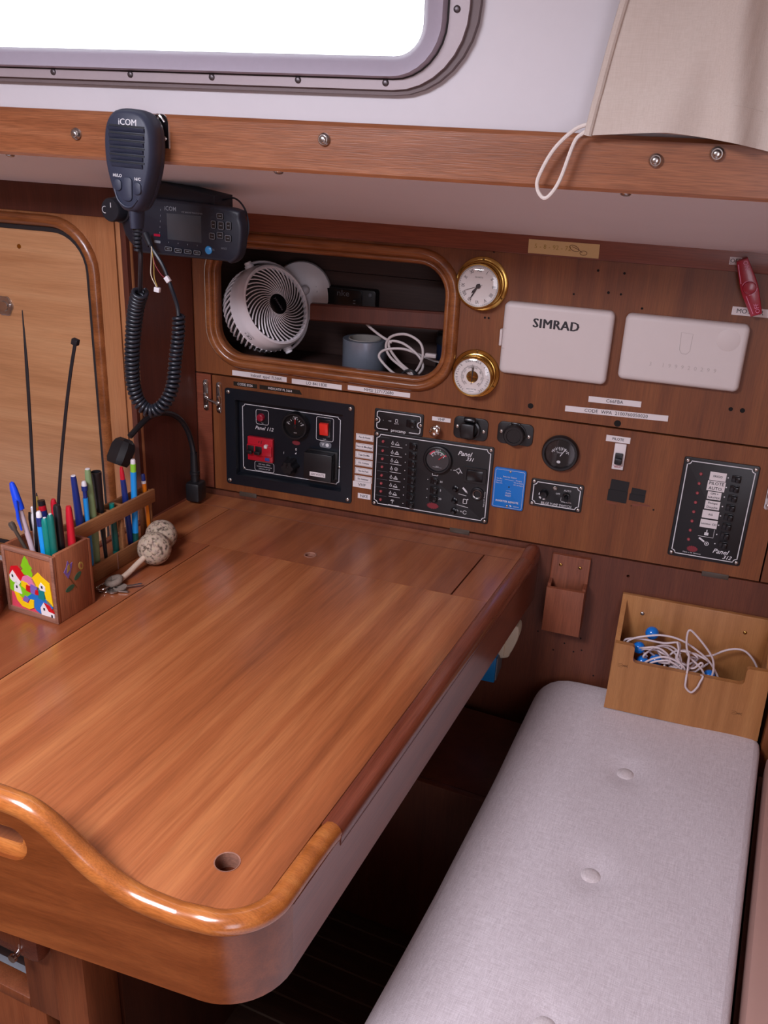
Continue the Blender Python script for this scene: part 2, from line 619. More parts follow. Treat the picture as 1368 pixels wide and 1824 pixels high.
    def stroke(s, pts, w, M=None, closed=False, z=0.0):
        """flat line of width w in the local (x, y) plane"""
        P = [Vector((p[0], p[1], 0)) for p in pts]
        m = len(P)
        a, b = [], []
        for i, p in enumerate(P):
            if closed:
                t = P[(i + 1) % m] - P[i - 1]
            else:
                t = P[min(i + 1, m - 1)] - P[max(i - 1, 0)]
            t = t.normalized()
            nrm = Vector((-t.y, t.x, 0)) * w / 2
            a.append(p + nrm)
            b.append(p - nrm)
        v = [(q.x, q.y, z) for q in a + b]
        f = [(i + m, (i + 1) % m + m, (i + 1) % m, i) for i in range(m if closed else m - 1)]
        return s.add(v, f, M)

    def disc(s, r, z=0, n=20, M=None, cx=0, cy=0):
        return s.add([(x, y, z) for x, y in circ(r, n, cx, cy)], [tuple(range(n))], M)

    def poly(s, pts, z=0, M=None):
        return s.add([(x, y, z) for x, y in pts], [tuple(range(len(pts)))], M)

    def text(s, t, size, x=0, y=0, z=0, rot=0, bold=0.0, shear=0.0, M=None, sx=1.0, spacing=1.0):
        v, f = text_geo(t, bold, shear, spacing)
        m = Matrix.Translation((x, y, z)) @ RZ(rot) @ Matrix.Diagonal((size * sx, size, 1, 1))
        return s.add([m @ p for p in v], f, M)

    def build(s, name, mat, parent=None, loc=None, rot=None, ang=35, label=None, cat=None, group=None, kind=None):
        me = bpy.data.meshes.new(name)
        me.from_pydata([tuple(v) for v in s.V], [], s.F)
        me.polygons.foreach_set('use_smooth', [True] * len(me.polygons))
        me.update()
        me.set_sharp_from_angle(angle=math.radians(ang))
        me.materials.append(MT[mat] if isinstance(mat, str) else mat)
        o = bpy.data.objects.new(name, me)
        COL.objects.link(o)
        if parent:
            o.parent = parent
        if loc:
            o.location = loc
        if rot:
            o.rotation_euler = rot
        return tag(o, label, cat, group, kind)


def tag(o, label=None, cat=None, group=None, kind=None):
    if label: o['label'] = label
    if cat: o['category'] = cat
    if group: o['group'] = group
    if kind: o['kind'] = kind
    return o


def thing(name, label, cat, loc=(0, 0, 0), rot=(0, 0, 0), group=None):
    o = bpy.data.objects.new(name, None)
    o.empty_display_size = 0.02
    COL.objects.link(o)
    o.location = loc
    o.rotation_euler = rot
    return tag(o, label, cat, group)


def wmb():
    return MB(WALL)


SCREW = {}


def screw(parent, x, y, z, r=0.004, mat='steel', M=None, name='screw', cross=True):
    """pan head screw with a cross slot, head towards -y of the parent"""
    key = (round(r, 4), mat, cross)
    if key not in SCREW:
        mb = wmb()
        mb.lathe([(r, -0.0005), (r, r * 0.25), (r * 0.8, r * 0.5), (r * 0.45, r * 0.62), (0, r * 0.62)], 14)
        o = mb.build(name, mat, parent)
        SCREW[key] = o.data
        if cross:
            mb = wmb()
            mb.box((0, 0, r * 0.6), (r * 1.0, r * 0.2, r * 0.16))
            mb.box((0, 0, r * 0.6), (r * 0.2, r * 1.0, r * 0.16))
            SCREW[key + ('s',)] = mb
    else:
        o = bpy.data.objects.new(name, SCREW[key])
        COL.objects.link(o)
        o.parent = parent
    if M:
        o.matrix_local = M
    else:
        o.location = (x, y, z)
    return o


TH = math.radians(5.7)


def B(u, v, z=0.0):
    """boat frame (u across, v fore-aft) to the world"""
    return Vector((u * cos(TH) + v * sin(TH), -u * sin(TH) + v * cos(TH), z))


# ================================================================== SETTING
S = 'structure'
# floor: teak slats with pale seams, laid square to the boat
fl = MB()
fl.box2((-2.2, -3.2, -0.05), (1.2, 0.4, -0.0015))
floor = fl.build('floor', 'caulk', kind=S)
slat = MB()
slat.box2((-1.6, -0.0225, -0.0014), (1.5, 0.0225, 0.0))
sm = slat.build('floor_slat', 'teak', floor, loc=B(-0.35, -0.335), rot=(0, 0, -TH))
for i in range(1, 57):
    c = sm.copy()
    COL.objects.link(c)
    c.location = B(-0.35, -0.335 - 0.05 * i)

# upper wall panel with the rounded locker opening
OX0, OX1, OZ0, OZ1 = -0.876, -0.411, 1.060, 1.272
ocx, ocz = (OX0 + OX1) / 2, (OZ0 + OZ1) / 2
ow, oh = OX1 - OX0, OZ1 - OZ0
hole = rrect(ow, oh, 0.055, 8, ocx, ocz)
mb = wmb()
mb.holed([(-0.93, 1.0165), (1.0, 1.0165), (1.0, 1.306), (-0.93, 1.306)], [hole], -0.018, 0.0)
wall_back = mb.build('wall_back', 'wall', kind=S)
mb = wmb()
mb.holed([(-0.93, 0.0), (1.0, 0.0), (1.0, 0.762), (-0.93, 0.762)], [circ(0.003, 8, -0.02, 0.73)], -0.018, 0.0)
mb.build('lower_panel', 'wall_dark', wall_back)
mb = wmb()
mb.box2((-0.93, 0.7655, -0.018), (-0.8955, 1.013, 0.0))
mb.build('frame_strip', 'strip', wall_back)
mb = wmb()
mb.box2((0.2095, 0.7655, -0.018), (1.0, 1.013, 0.0))
mb.build('side_panel', 'wall', wall_back)
mb = MB()
mb.box2((-0.96, 0.0185, 0.0), (1.0, 0.026, 1.0175))
mb.build('backing', 'gap', wall_back)  # black sheet added so the gaps round the flap read as shade
# locker behind the opening
mb = MB()
mb.box2((-0.99, 0.0185, 1.018), (-0.30, 0.235, 1.03))
mb.box2((-0.99, 0.0185, 1.30), (-0.30, 0.235, 1.312))
mb.box2((-1.002, 0.0185, 1.018), (-0.99, 0.235, 1.312))
mb.box2((-0.312, 0.0185, 1.03), (-0.30, 0.235, 1.30))
mb.build('locker_lining', 'locker_in', wall_back)
for z0, z1 in ((1.03, 1.1185), (1.1188, 1.2085), (1.2088, 1.30)):
    mb = MB()
    mb.box2((-0.99, 0.222, z0), (-0.312, 0.235, z1), 0.002)
    mb.build('back_plank', 'locker_in', wall_back)
# screw holes in the panel
for i, (x, z, r) in enumerate([(-0.239, 1.035, .0052), (-0.332, 1.3015, .002), (-0.150, 1.285, .0022), (-0.106, 1.284, .0022), (-0.186, 1.242, .0018), (-0.128, 1.250, .0024),
                               (-0.107, 1.249, .002), (-0.069, 1.229, .002), (0.102, 1.075, .0036), (0.121, 1.075, .0042), (-0.081, 1.0235, .0062), (-0.338, 1.186, .002), (-0.331, 1.186, .002)]):
    wmb().disc(r, 0.0006, 12).build('screw_hole', 'gap', wall_back, loc=(x, 0, z))
for x, z in ((-0.12, 0.56), (-0.10, 0.545), (-0.085, 0.552), (-0.14, 0.54), (-0.055, 0.50), (-0.175, 0.575), (-0.09, 0.578)):
    wmb().disc(0.0018, 0.0006, 10).build('screw_hole', 'gap', wall_back, loc=(x, 0, z))
# strip under the soffit
mb = wmb()
mb.box2((-0.93, 1.302, -0.01), (1.0, 1.345, 0.006), 0.002)
mb.build('trim_1', 'strip', kind=S)
# moulding round the opening
mb = wmb()
prof = [(0.000, -0.004), (0.000, 0.004), (0.003, 0.0075), (0.007, 0.008), (0.0095, 0.005), (0.011, 0.009), (0.016, 0.0115), (0.022, 0.0105), (0.0265, 0.006), (0.028, 0.0)]
loops = []
for d, h in prof:
    loops.append([(x, z, h) for x, z in rrect(ow + 2 * d - 0.004, oh + 2 * d - 0.004, 0.053 + d, 8, ocx, ocz)])
mb.loft(loops, False, False)
tr2 = mb.build('trim_2', 'mould', kind=S, ang=60)

# soffit (underside of the side deck) and cabin side above it
mb = MB()
v = [(-2.2, -0.462, 1.4365), (1.0, -0.462, 1.4365), (1.0, 0.02, 1.3285), (-2.2, 0.02, 1.3285)]
mb.add(v + [(x, y, z + 0.012) for x, y, z in v], [(0, 3, 2, 1), (4, 5, 6, 7), (0, 1, 5, 4), (2, 3, 7, 6), (1, 2, 6, 5), (0, 4, 7, 3)])
soffit = mb.build('ceiling_soffit', 'soffit', kind=S)
for x in (-0.536, -0.088, -0.96, 0.33):
    m = T(x, -0.452, 1.4335) @ RX(PI / 2 - 0.22)
    screw(soffit, 0, 0, 0, 0.0065, 'steel', M=m)

# cabin side with the window hole
WX0, WX1, WZ0, WZ1 = -1.25, -0.315, 1.548, 1.80
wcx, wcz = (WX0 + WX1) / 2, (WZ0 + WZ1) / 2
ww, wh = WX1 - WX0, WZ1 - WZ0
mb = wmb()
mb.holed([(-2.2, 1.44), (1.0, 1.44), (1.0, 1.88), (-2.2, 1.88)], [rrect(ww, wh, 0.06, 8, wcx, wcz)], 0.43, 0.460)
mb.build('wall_front', 'white', kind=S)
win = thing('window_1', None, None, (wcx, -0.46, wcz))
win['kind'] = S
R = lambda e, r: rrect(ww + 2 * e, wh + (1.72 if e < 0 else 1.44 if e < 0.01 else 1.02) * e, r, 8)
mb = wmb()
mb.ring(R(0.039, 0.099), R(0.020, 0.08), 0.0, 0.011)
mb.build('window_trim', 'alu_dark', win)  # darker band outside the flange
mb = wmb()
mb.ring(R(0.028, 0.088), R(0.0, 0.06), 0.0005, 0.017)
mb.build('window_flange', 'alu_flange', win)
mb = wmb()
mb.loft([[(x, y, h) for x, y in R(e, 0.06 + e)] for e, h in ((0.003, 0.014), (0.0015, 0.026), (0.000, 0.030), (-0.018, 0.024), (-0.026, 0.016), (-0.026, -0.02))], False, False)
mb.build('window_frame', 'alu', win, ang=50)
mb = wmb()
mb.loft([[(x, y, h) for x, y in R(e, 0.06 + e)] for e, h in ((0.0048, 0.0171), (0.001, 0.0185))], False, False)
mb.build('window_seal', 'rubber', win)
mb = wmb()
mb.plate(R(-0.0255, 0.035), -0.012, -0.006)
mb.build('window_pane', 'winglass', win)
for x in (-0.855, -0.736, -0.617, -0.498, -0.384, -0.974, -1.09):
    screw(win, x - wcx, -0.0171, 1.5415 - wcz, 0.0040, 'steel_dark')
for z in (1.620, 1.72):
    screw(win, -0.3015 - wcx, -0.0171, z - wcz, 0.0040, 'steel_dark')

# wooden rail along the foot of the cabin side
mb = MB()
mb.loft([[(x, -0.458, 1.4335), (x, -0.478, 1.434), (x, -0.481, 1.438), (x, -0.481, 1.491), (x, -0.477, 1.4955), (x, -0.458, 1.496)] for x in (-2.2, 1.0)])
rail = mb.build('trim_3', 'rail', kind=S)
for x, z in ((-0.823, 1.466), (-0.460, 1.475), (-0.058, 1.471), (0.006, 1.481)):
    wmb().lathe([(0.0075, 0), (0.0078, 0.003), (0.006, 0.0055), (0, 0.0056)], 16).build('screw_cup', 'steel', rail, loc=(x, -0.481, z))
    screw(rail, x, -0.4862, z, 0.0048)

# deckhead with the hatch opening, bulkheads out of view
mb = MB()
mb.holed([(-2.2, -3.2), (1.2, -3.2), (1.2, -0.43), (-2.2, -0.43)], [[(-1.05, -2.0), (-0.45, -2.0), (-0.45, -1.4), (-1.05, -1.4)]], 1.88, 1.93)
mb.build('ceiling', 'ceiling', kind=S)
mb = MB()
mb.box2((-2.25, -3.2, 0.0), (-2.2, -0.2, 1.88))
mb.build('wall_side', 'doorframe', kind=S)

mb = MB()
mb.box2((-2.25, -3.25, 0.0), (1.25, -3.2, 1.93))
mb.build('wall_aft', 'doorframe', kind=S)
mb = MB()
mb.box2((1.0, -3.2, 0.0), (1.05, 0.0, 1.93))
mb.build('wall_end', 'doorframe', kind=S)

# bulkhead on the left: cupboard front set forward of the panel wall, with its return
mb = MB()
mb.box2((0, 0, 0), (0.0115, 0.192, 1.40))
retn = mb.build('wall_return', 'ret', loc=(-0.9565, -0.196, 0.0), rot=(0, 0, -math.radians(5.2)), kind=S)
DX0, DX1, DZ0, DZ1 = -1.62, -1.0295, 0.637, 1.302
dcx, dcz = (DX0 + DX1) / 2, (DZ0 + DZ1) / 2
dw, dh = DX1 - DX0, DZ1 - DZ0
mb = wmb()
mb.holed([(-2.2, 0.0), (-0.9725, 0.0), (-0.9725, 1.385), (-2.2, 1.385)], [rrect(dw, dh, 0.075, 8, dcx, dcz)], 0.17, 0.19)
wl = mb.build('wall_left', 'doorframe', kind=S)
mb = MB()
mb.box2((-0.971, -0.192, 0.0), (-0.9435, -0.172, 1.383), 0.006)
mb.build('corner_post', 'doorframe', wl)
mb = wmb()
mb.box2((-2.2, 1.3265, 0.188), (-0.942, 1.386, 0.194), 0.002)
mb.build('head_strip', 'ret', wl)
mb = wmb()
mb.box2((-2.2, 0.0, 0.160), (-0.975, 1.30, 0.1685))
mb.build('backing', 'gap', wl)  # black sheet added to keep the gap round the door dark
mb = wmb()
loops = []
for d, h in ((0.001, 0.0), (0.001, 0.005), (0.005, 0.0105), (0.011, 0.0115), (0.017, 0.009), (0.0205, 0.0045), (0.021, -0.001)):
    loops.append([(x, z, 0.19 + h) for x, z in rrect(dw + 2 * d, dh + 2 * d, 0.075 + d, 8, dcx, dcz)])
mb.loft(loops, False, False)
mb.build('trim_4', 'mould', kind=S, ang=60)
door = thing('door_1', None, None, (dcx, -0.183, DZ0))
door['kind'] = S
mb = wmb()
mb.plate(rrect(dw - 0.017, dh - 0.017, 0.067, 8, 0, dh / 2), -0.010, 0.004, bev=0.002)
mb.build('door_panel', 'door', door)
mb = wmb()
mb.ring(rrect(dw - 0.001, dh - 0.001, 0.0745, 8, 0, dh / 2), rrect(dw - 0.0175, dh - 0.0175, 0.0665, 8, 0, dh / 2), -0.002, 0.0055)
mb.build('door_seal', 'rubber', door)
mb = wmb()
mb.plate([(0.019 * cos(a) * (1 + 0.06 * cos(6 * a)), 0.019 * sin(a) * (1 + 0.06 * cos(6 * a))) for a in [2 * PI * k / 48 for k in range(48)]], 0.003, 0.007, bev=0.001)
mb.lathe([(0.010, 0.007), (0.009, 0.0095), (0, 0.0095)], 20)
lk = mb.build('door_lock', 'steel', door, loc=(-1.2275 - dcx, 0, 1.149 - DZ0))
screw(door, -1.2140 - dcx, -0.007, 1.152 - DZ0, 0.003)
mb = wmb()
mb.lathe([(0.0045, 0.003), (0.004, 0.0055), (0, 0.006)], 12)
mb.build('screw', 'brass', door, loc=(-1.180 - dcx, 0, 1.262 - DZ0))
# white galley top beyond the desk
mb = MB()
mb.box2((-2.1, -0.80, 0.58), (-1.065, -0.195, 0.612), 0.004)
mb.build('galley_worktop', 'white', loc=(0, 0, 0), label='white laminate worktop edge behind the pen holder below the cupboard door', cat='worktop')

# right hand bulkhead, locker side and pink pad
mb = MB()
mb.box2((0.262, -0.089, 0.0), (0.75, 0.0, 0.735), 0.002)
mb.build('wall_right', 'wall', kind=S)
mb = MB()
mb.box2((0.28, -1.9, 0.44), (0.62, -0.098, 0.497), 0.012)
mb.build('seat_pad', 'pink', loc=B(0, 0), rot=(0, 0, -TH), label='plain pinkish beige vinyl pad to the right of the linen cushion', cat='cushion')
mb = MB()
mb.box2((0.275, -1.9, 0.0), (0.62, -0.098, 0.4395))
mb.build('wall_seat_side', 'under_dark', loc=B(0, 0), rot=(0, 0, -TH), kind=S)
mb = MB()
mb.box2((-0.11, -1.9, 0.0), (0.262, -0.10, 0.4095))
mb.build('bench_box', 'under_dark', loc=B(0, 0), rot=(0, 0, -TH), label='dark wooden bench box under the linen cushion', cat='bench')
# footwell back and ledge under the desk
mb = MB()
mb.box2((-0.62, -0.330, 0.0), (-0.115, -0.315, 0.385), 0.002)
mb.box2((-0.62, -0.3149, 0.36), (-0.115, -0.07, 0.385))
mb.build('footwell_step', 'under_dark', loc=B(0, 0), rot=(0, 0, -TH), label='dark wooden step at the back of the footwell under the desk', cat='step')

# ================================================================== CHART TABLE
DU, DV, DZ = -0.55, -0.55, 0.648
ZT = 0.752
desk = thing('chart_table', 'large varnished red-brown chart table with rounded front corner and raised front lip', 'table', B(DU, DV, DZ), (0, 0, -TH))
DM = T(-DU, -DV, -DZ)
DI = (Matrix.Translation(B(DU, DV, DZ)) @ RZ(-TH)).inverted()


def UV(x, y):
    return (x * cos(TH) - y * sin(TH), x * sin(TH) + y * cos(TH))


YF = -1.03
RC = 0.075
cu_ = -0.189
cx_ = (cu_ + YF * sin(TH)) / cos(TH)
cv_ = cx_ * sin(TH) + YF * cos(TH)
tl = RC * math.tan((PI / 2 - TH) / 2)
cc = (cu_ - RC, cv_ + tl)


def corner(r, n=10):
    return [(cc[0] + r * cos(-a), cc[1] + r * sin(-a)) for a in [(PI / 2 - TH) * k / n for k in range(n + 1)]]


outer, inner = corner(RC), corner(RC - 0.022)
# core
xl = -1.0
core = [(-0.921, -0.10), (cu_ - 0.022, -0.045)] + inner + [UV(xl, YF + 0.022)] + [(-0.905, -0.75), (-0.919, -0.66)]
fh = (-0.277, -0.975)
mb = MB(DM)
mb.holed(core, [circ(0.0135, 20, *fh)], 0.655, 0.742)
mb.build('carcass', 'lip_dark', desk)
# side apron
mb = MB(DM)
mb.loft([[(cu_, v, 0.648), (cu_ - 0.022, v, 0.648), (cu_ - 0.022, v, 0.7415), (cu_, v, 0.7415)] for v in (-0.022, cc[1])])
mb.build('side_apron', 'side_apron', desk)
# front apron with the hand hold slot, and the corner
crest = [(-0.300, .7585), (-0.36, .7575), (-0.40, .7575), (-0.444, .764), (-0.482, .783), (-0.514, .808), (-0.538, .826), (-0.564, .838), (-0.60, .8415), (-0.64, .842)]
crest += [(-1.36 - x, z) for x, z in reversed(crest[2:-1])]
cr_s = [(p.x, p.y) for p in catmull([(x, z, 0) for x, z in crest], 5)]
c_end = corner(RC)[-1]
xs = (c_end[0] * cos(TH) + c_end[1] * sin(TH))
top = [(x, z - 0.010) for x, z in cr_s if x < xs - 0.004]
slot = rrect(0.25, 0.046, 0.0228, 6, -0.683, 0.7845)
mb = MB(DI @ WALL)
mb.holed([(xl, 0.648), (xs, 0.648), (xs, 0.748)] + top + [(xl, 0.748)], [slot], -YF - 0.022, -YF)
mb2 = MB(DM)
mb2.loft([[(o[0], o[1], 0.648), (i[0], i[1], 0.648), (i[0], i[1], 0.748), (o[0], o[1], 0.748)] for o, i in zip(outer, inner)])
mb.V += mb2.V
o_ = len(mb.V) - len(mb2.V)
mb.F += [tuple(i + o_ for i in f) for f in mb2.F]
mb.build('front_apron', 'apron', desk)
mb = MB(DI @ WALL)
sl = [(x, z, 0) for x, z in rrect(0.25, 0.046, 0.0228, 8, -0.683, 0.7845)]
mb.tube([(x, z, -YF - 0.011) for x, z, _ in sl], 0.0125, 10, True, sy=0.5, up=(0, 0, 1))
mb.build('slot_moulding', 'lip', desk)
# raised golden lip: right side from v = -0.86, round the corner, along the front crest
lp = [(cu_ - 0.0125, -0.875, 0.7435), (cu_ - 0.0125, -0.90, 0.7465), (cu_ - 0.0125, -0.94, 0.7475)]
lp += [(u, v, 0.7475) for u, v in corner(RC - 0.0125, 8)]
for x, z in cr_s:
    if x < xs - 0.02:
        u, v = UV(x, YF + 0.0125)
        lp.append((u, v, z - 0.0125))
mb = MB(DM)
mb.tube(catmull(lp, 3), 0.0135, 14, up=(0, 0, 1), sy=1.0)
mb.build('fiddle_lip', 'lip', desk, ang=60)
# dark rounded edging along the right side
mb = MB(DM)
sec = [(cu_ - 0.0245, 0.7415), (cu_ - 0.0245, 0.7525), (cu_ - 0.021, 0.7545), (cu_ - 0.009, 0.7545), (cu_ - 0.003, 0.7515), (cu_ + 0.0012, 0.7455), (cu_ + 0.0012, 0.7325), (cu_ + 0.0002, 0.730), (cu_ + 0.0002, 0.7415)]
mb.loft([[(a, v, b) for a, b in sec] for v in (-0.075, -0.877)])
sec2 = lambda k: [(a, b + (k if b > 0.75 else 0)) for a, b in sec]
mb.loft([[(a, v, b) for a, b in sec2(k)] for v, k in ((-0.021, 0.007), (-0.045, 0.007), (-0.062, 0.003), (-0.0745, 0.0))])
mb.build('edge_moulding', 'lip_dark', desk, ang=50)


def line(p, q, u):
    t = (u - p[0]) / (q[0] - p[0])
    return p[1] + (q[1] - p[1]) * t


LB = lambda u: line((-0.756, -0.312), (-0.216, -0.272), u)      # back edge of the lid
HL = lambda u: line((-0.846, -0.147), (-0.212, -0.086), u)      # hinge line
WLn = lambda u: line(UV(-1.0, -0.004), UV(0.0, -0.004), u)      # wall
FRn = lambda u: line(UV(-1.0, YF + 0.0225), UV(0.0, YF + 0.0225), u)
ui = cu_ - 0.0252


def top_piece(name, pts, mat, holes=()):
    mb = MB(DM)
    mb.holed(pts, [list(h) for h in holes], 0.7425, ZT)
    return mb.build(name, mat, desk)


fc = [p for p in corner(RC - 0.0235) if p[0] < ui]
lid = [(-0.7505, LB(-0.7505)), (-0.7505, FRn(-0.7505))] + list(reversed(fc)) + [(ui, LB(ui))]
top_piece('table_lid', lid, 'desk', [circ(0.0135, 20, *fh)])
mb = MB(DM)
mb.lathe([(0.0146, ZT - 0.0005), (0.0146, ZT + 0.0006), (0.0133, ZT + 0.0002), (0.0133, ZT - 0.02), (0.0138, ZT - 0.02)], 24, T(fh[0], fh[1], 0))
mb.build('finger_hole', 'holder_edge', desk)
mb = MB(DM)
mb.disc(0.0138, ZT - 0.045, 20, T(fh[0], fh[1], 0))
mb.build('hole_shadow', 'gap', desk)
g = 0.0009
top_piece('left_strip', [(-0.920, -0.655), (-0.905, -0.75), (-0.895, FRn(-0.895)), (-0.7525, FRn(-0.7525)), (-0.7525, LB(-0.7525)), (-0.920, LB(-0.920))], 'desk_strip')
top_piece('back_left_piece', [(-0.920, LB(-0.92) + 0.0012), (-0.8165, LB(-0.8165) + 0.0012), (-0.8165, HL(-0.8165) - g), (-0.920, HL(-0.92) - g)], 'desk_shaded')
top_piece('back_strip', [(-0.8150, LB(-0.815) + g), (-0.2795, LB(-0.2795) + g), (-0.2795, HL(-0.2795) - g), (-0.8150, HL(-0.815) - g)], 'desk_shaded', [circ(0.0095, 18, -0.565, -0.257)])
top_piece('back_right_piece', [(-0.2765, LB(-0.2765) + g), (ui, LB(ui) + g), (ui, HL(ui) - g), (-0.2765, HL(-0.2765) - g)], 'desk_shaded')
top_piece('rear_strip', [(-0.920, HL(-0.92) + g), (ui, HL(ui) + g), (ui, WLn(ui)), (-0.920, WLn(-0.92))], 'desk_shaded')
mb = MB(DM)
mb.lathe([(0.0122, ZT - 0.0003), (0.0122, ZT + 0.0009), (0.0105, ZT + 0.0014), (0.0088, ZT), (0.0088, ZT - 0.008), (0.0096, ZT - 0.008)], 24, T(-0.565, -0.257, 0))
mb.build('pull_hole', 'holder_edge', desk)
mb = MB(DM)
mb.disc(0.0088, ZT - 0.006, 16, T(-0.565, -0.257, 0))
mb.build('hole_bottom', 'lip_dark', desk)
# pale filler in the hinge line
mb = MB(DM)
mb.add([(u, HL(u) + d, ZT + 0.0003) for u in (-0.86, -0.22) for d in (-0.0009, 0.0009)], [(0, 2, 3, 1)])
mb.build('hinge_seam', 'holder_edge', desk)
# side fiddle on the left
mb = MB(DM)
fp = [(-0.9195, -0.12), (-0.9195, -0.56), (-0.905, -0.66), (-0.874, -0.72), (-0.866, -0.80), (-0.866, -0.98)]
mb.loft([[(u, v, ZT - 0.0005), (u - 0.016, v - 0.004, ZT - 0.0005), (u - 0.016, v - 0.004, z - 0.004), (u - 0.012, v - 0.003, z), (u - 0.004, v - 0.001, z), (u, v, z - 0.004)]
         for (u, v), z in zip(fp, (0.757, 0.757, 0.832, 0.832, 0.832, 0.80))])
mb.build('side_fiddle', 'lip_dark', desk, ang=50)

# locker carrying the desk, seen below the front apron
cab = thing('desk_locker', 'red-brown wooden locker with an open slot carrying the chart table', 'cabinet', B(-0.72, -0.80, 0.0), (0, 0, -TH))
CM = T(0.72, 0.80, 0)
mb = MB(CM)
mb.box2((-0.96, -0.93, 0.0), (-0.60, -0.35, 0.336))
mb.box2((-0.96, -0.93, 0.54), (-0.60, -0.35, 0.646))
mb.box2((-0.96, -0.78, 0.30), (-0.60, -0.35, 0.54))
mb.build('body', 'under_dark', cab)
mb = MB(CM)
mb.box2((-0.573, -0.968, 0.0), (-0.512, -0.90, 0.6475), 0.012)
mb.build('corner_post', 'under', cab)
mb = MB(CM)
mb.box2((-0.628, -0.960, 0.32), (-0.5735, -0.93, 0.6475), 0.002)
mb.box2((-0.96, -0.960, 0.318), (-0.628, -0.93, 0.336), 0.002)
mb.build('face_frame', 'under', cab)
mb = MB(CM)
mb.box2((-0.96, -0.982, 0.443), (-0.575, -0.93, 0.516), 0.014)
dr = mb.build('drawer', 'lip_dark', cab)
mb = MB(CM)
mb.box2((-0.95, -0.9835, 0.466), (-0.602, -0.974, 0.492), 0.003)
mb.build('drawer_inlay', 'under', dr)
mb = MB(CM)
mb.lathe([(0.0045, 0.0), (0.004, 0.004), (0.0065, 0.007), (0.006, 0.011), (0, 0.013)], 14, T(-0.612, -0.981, 0.453) @ WALL)
mb.build('knob', 'chrome', dr)
mb = MB(CM)
mb.box2((-0.96, -0.957, 0.02), (-0.603, -0.93, 0.3165), 0.003)
mb.build('lower_door', 'under', cab)
mb = MB(CM)
mb.box2((-0.520, -0.90, 0.0), (-0.512, -0.335, 0.6475))
mb.build('side_panel', 'under_dark', cab)
# things in the open slot
mb = MB()
bl = []
for k in range(7):
    w = 0.036 + 0.012 * sin(k * 1.1)
    bl.append([(-0.16 + k * 0.05, 0.05 * cos(a) * 0.8, 0.0066 + (w / 7.8) * sin(a) * 0.95) for a in [2 * PI * j / 10 for j in range(10)]])
mb.loft(bl)
mb.build('storage_bag', 'grey_bag', loc=B(-0.785, -0.895, 0.3365), rot=(0, 0, -TH), label='crumpled grey bag lying in the open slot of the locker', cat='bag')
mb = MB()
mb.box2((-0.15, -0.030, 0.0), (0.145, 0.05, 0.028), 0.006)
mb.build('black_case', 'black', loc=B(-0.785, -0.903, 0.3500), rot=(0, 0, -TH), label='black case on top of the grey bag in the locker slot', cat='case')

# ================================================================== SEAT CUSHION
cush = thing('seat_cushion', 'long pale grey linen seat cushion with fabric covered buttons', 'cushion', B(0.06, -0.60, 0.41), (0, 0, -TH))
NU, NV = 46, 90
u0, u1, v0, v1 = -0.153, 0.268, -1.75, -0.012
btn = [(0.059, -0.261), (0.056, -0.524), (0.059, -0.80), (0.059, -1.08)]


def cz(u, v, d):
    z = 0.4905
    z -= 0.004 * max(0, 1 - d / 0.05) ** 2
    z -= 0.020 * max(0, 1 - (u - u0) / 0.070) ** 2
    z += 0.0015 * sin(u * 21 + v * 7) * sin(v * 13 - 1) + 0.0022 * sin(v * 5.1 + u * 9)
    for bu, bv in btn:
        q = math.hypot(u - bu, v - bv)
        z -= 0.0085 * math.exp(-(q / 0.030) ** 2)
    return z


def rim(k):
    """outline with round corners, k in 0..1"""
    pts = []
    r = 0.035
    w = (u1 - u0)
    # back edge follows the skewed wall
    P = [(u0, v0), (u1, v0), (u1, v1 + 0.0 - 0.065), (u0 + 0.0, v1 - 0.022)]
    return P


# outline: skewed quad with rounded corners sampled evenly
quad = [(u1, v0), (u1, -0.048), (0.10, -0.004), (u0 + 0.012, -0.020), (u0 - 0.002, -0.048), (u0 + 0.008, -0.35), (u0 + 0.010, -0.64), (u0 + 0.004, -0.90), (u0, v0)]
dense = []
for i in range(len(quad)):
    a, b = Vector(quad[i]), Vector(quad[(i + 1) % len(quad)])
    m = max(2, int((b - a).length / 0.02))
    dense += [a.lerp(b, k / m) for k in range(m)]
for _ in range(2):
    dense = [(dense[i - 1] + dense[i] * 2 + dense[(i + 1) % len(dense)]) / 4 for i in range(len(dense))]
cen = Vector((0.06, -0.85))
mb = MB(T(-0.06, 0.60, -0.41))
loops = []
for e, z in ((0.006, 0.411), (0.0, 0.418), (-0.002, 0.44), (0.0, None)):
    loops.append([(p.x + (cen.x - p.x) * e * 4, p.y + (cen.y - p.y) * e, cz(p.x, p.y, 0) - 0.010 if z is None else z) for p in dense])
nrm = []
for i, p in enumerate(dense):
    t = (dense[(i + 1) % len(dense)] - dense[i - 1]).normalized()
    nrm.append(Vector((-t.y, t.x)))
for off, dz in ((0.002, 0.0045), (0.006, 0.0015), (0.012, 0.0)):
    loops.append([(p.x + n.x * off, p.y + n.y * off, cz(p.x, p.y, off) - dz) for p, n in zip(dense, nrm)])
mb.loft(loops, True, False)
# top surface grid inside the last loop: shrink rings towards the long axis
last = [Vector((a[0], a[1])) for a in loops[-1]]
axis = lambda p: Vector((0.06, min(max(p.y, -1.55), -0.22)))
rings = []
NR = 26
for k in range(NR + 1):
    t = k / NR
    rings.append([])
    for p in last:
        q = p.lerp(axis(p), t)
        rings[-1].append((q.x, q.y, cz(q.x, q.y, 0.012 + t * 0.2)))
mb.loft(rings, False, False)
cu_o = mb.build('cushion_body', 'seat', cush, ang=70)
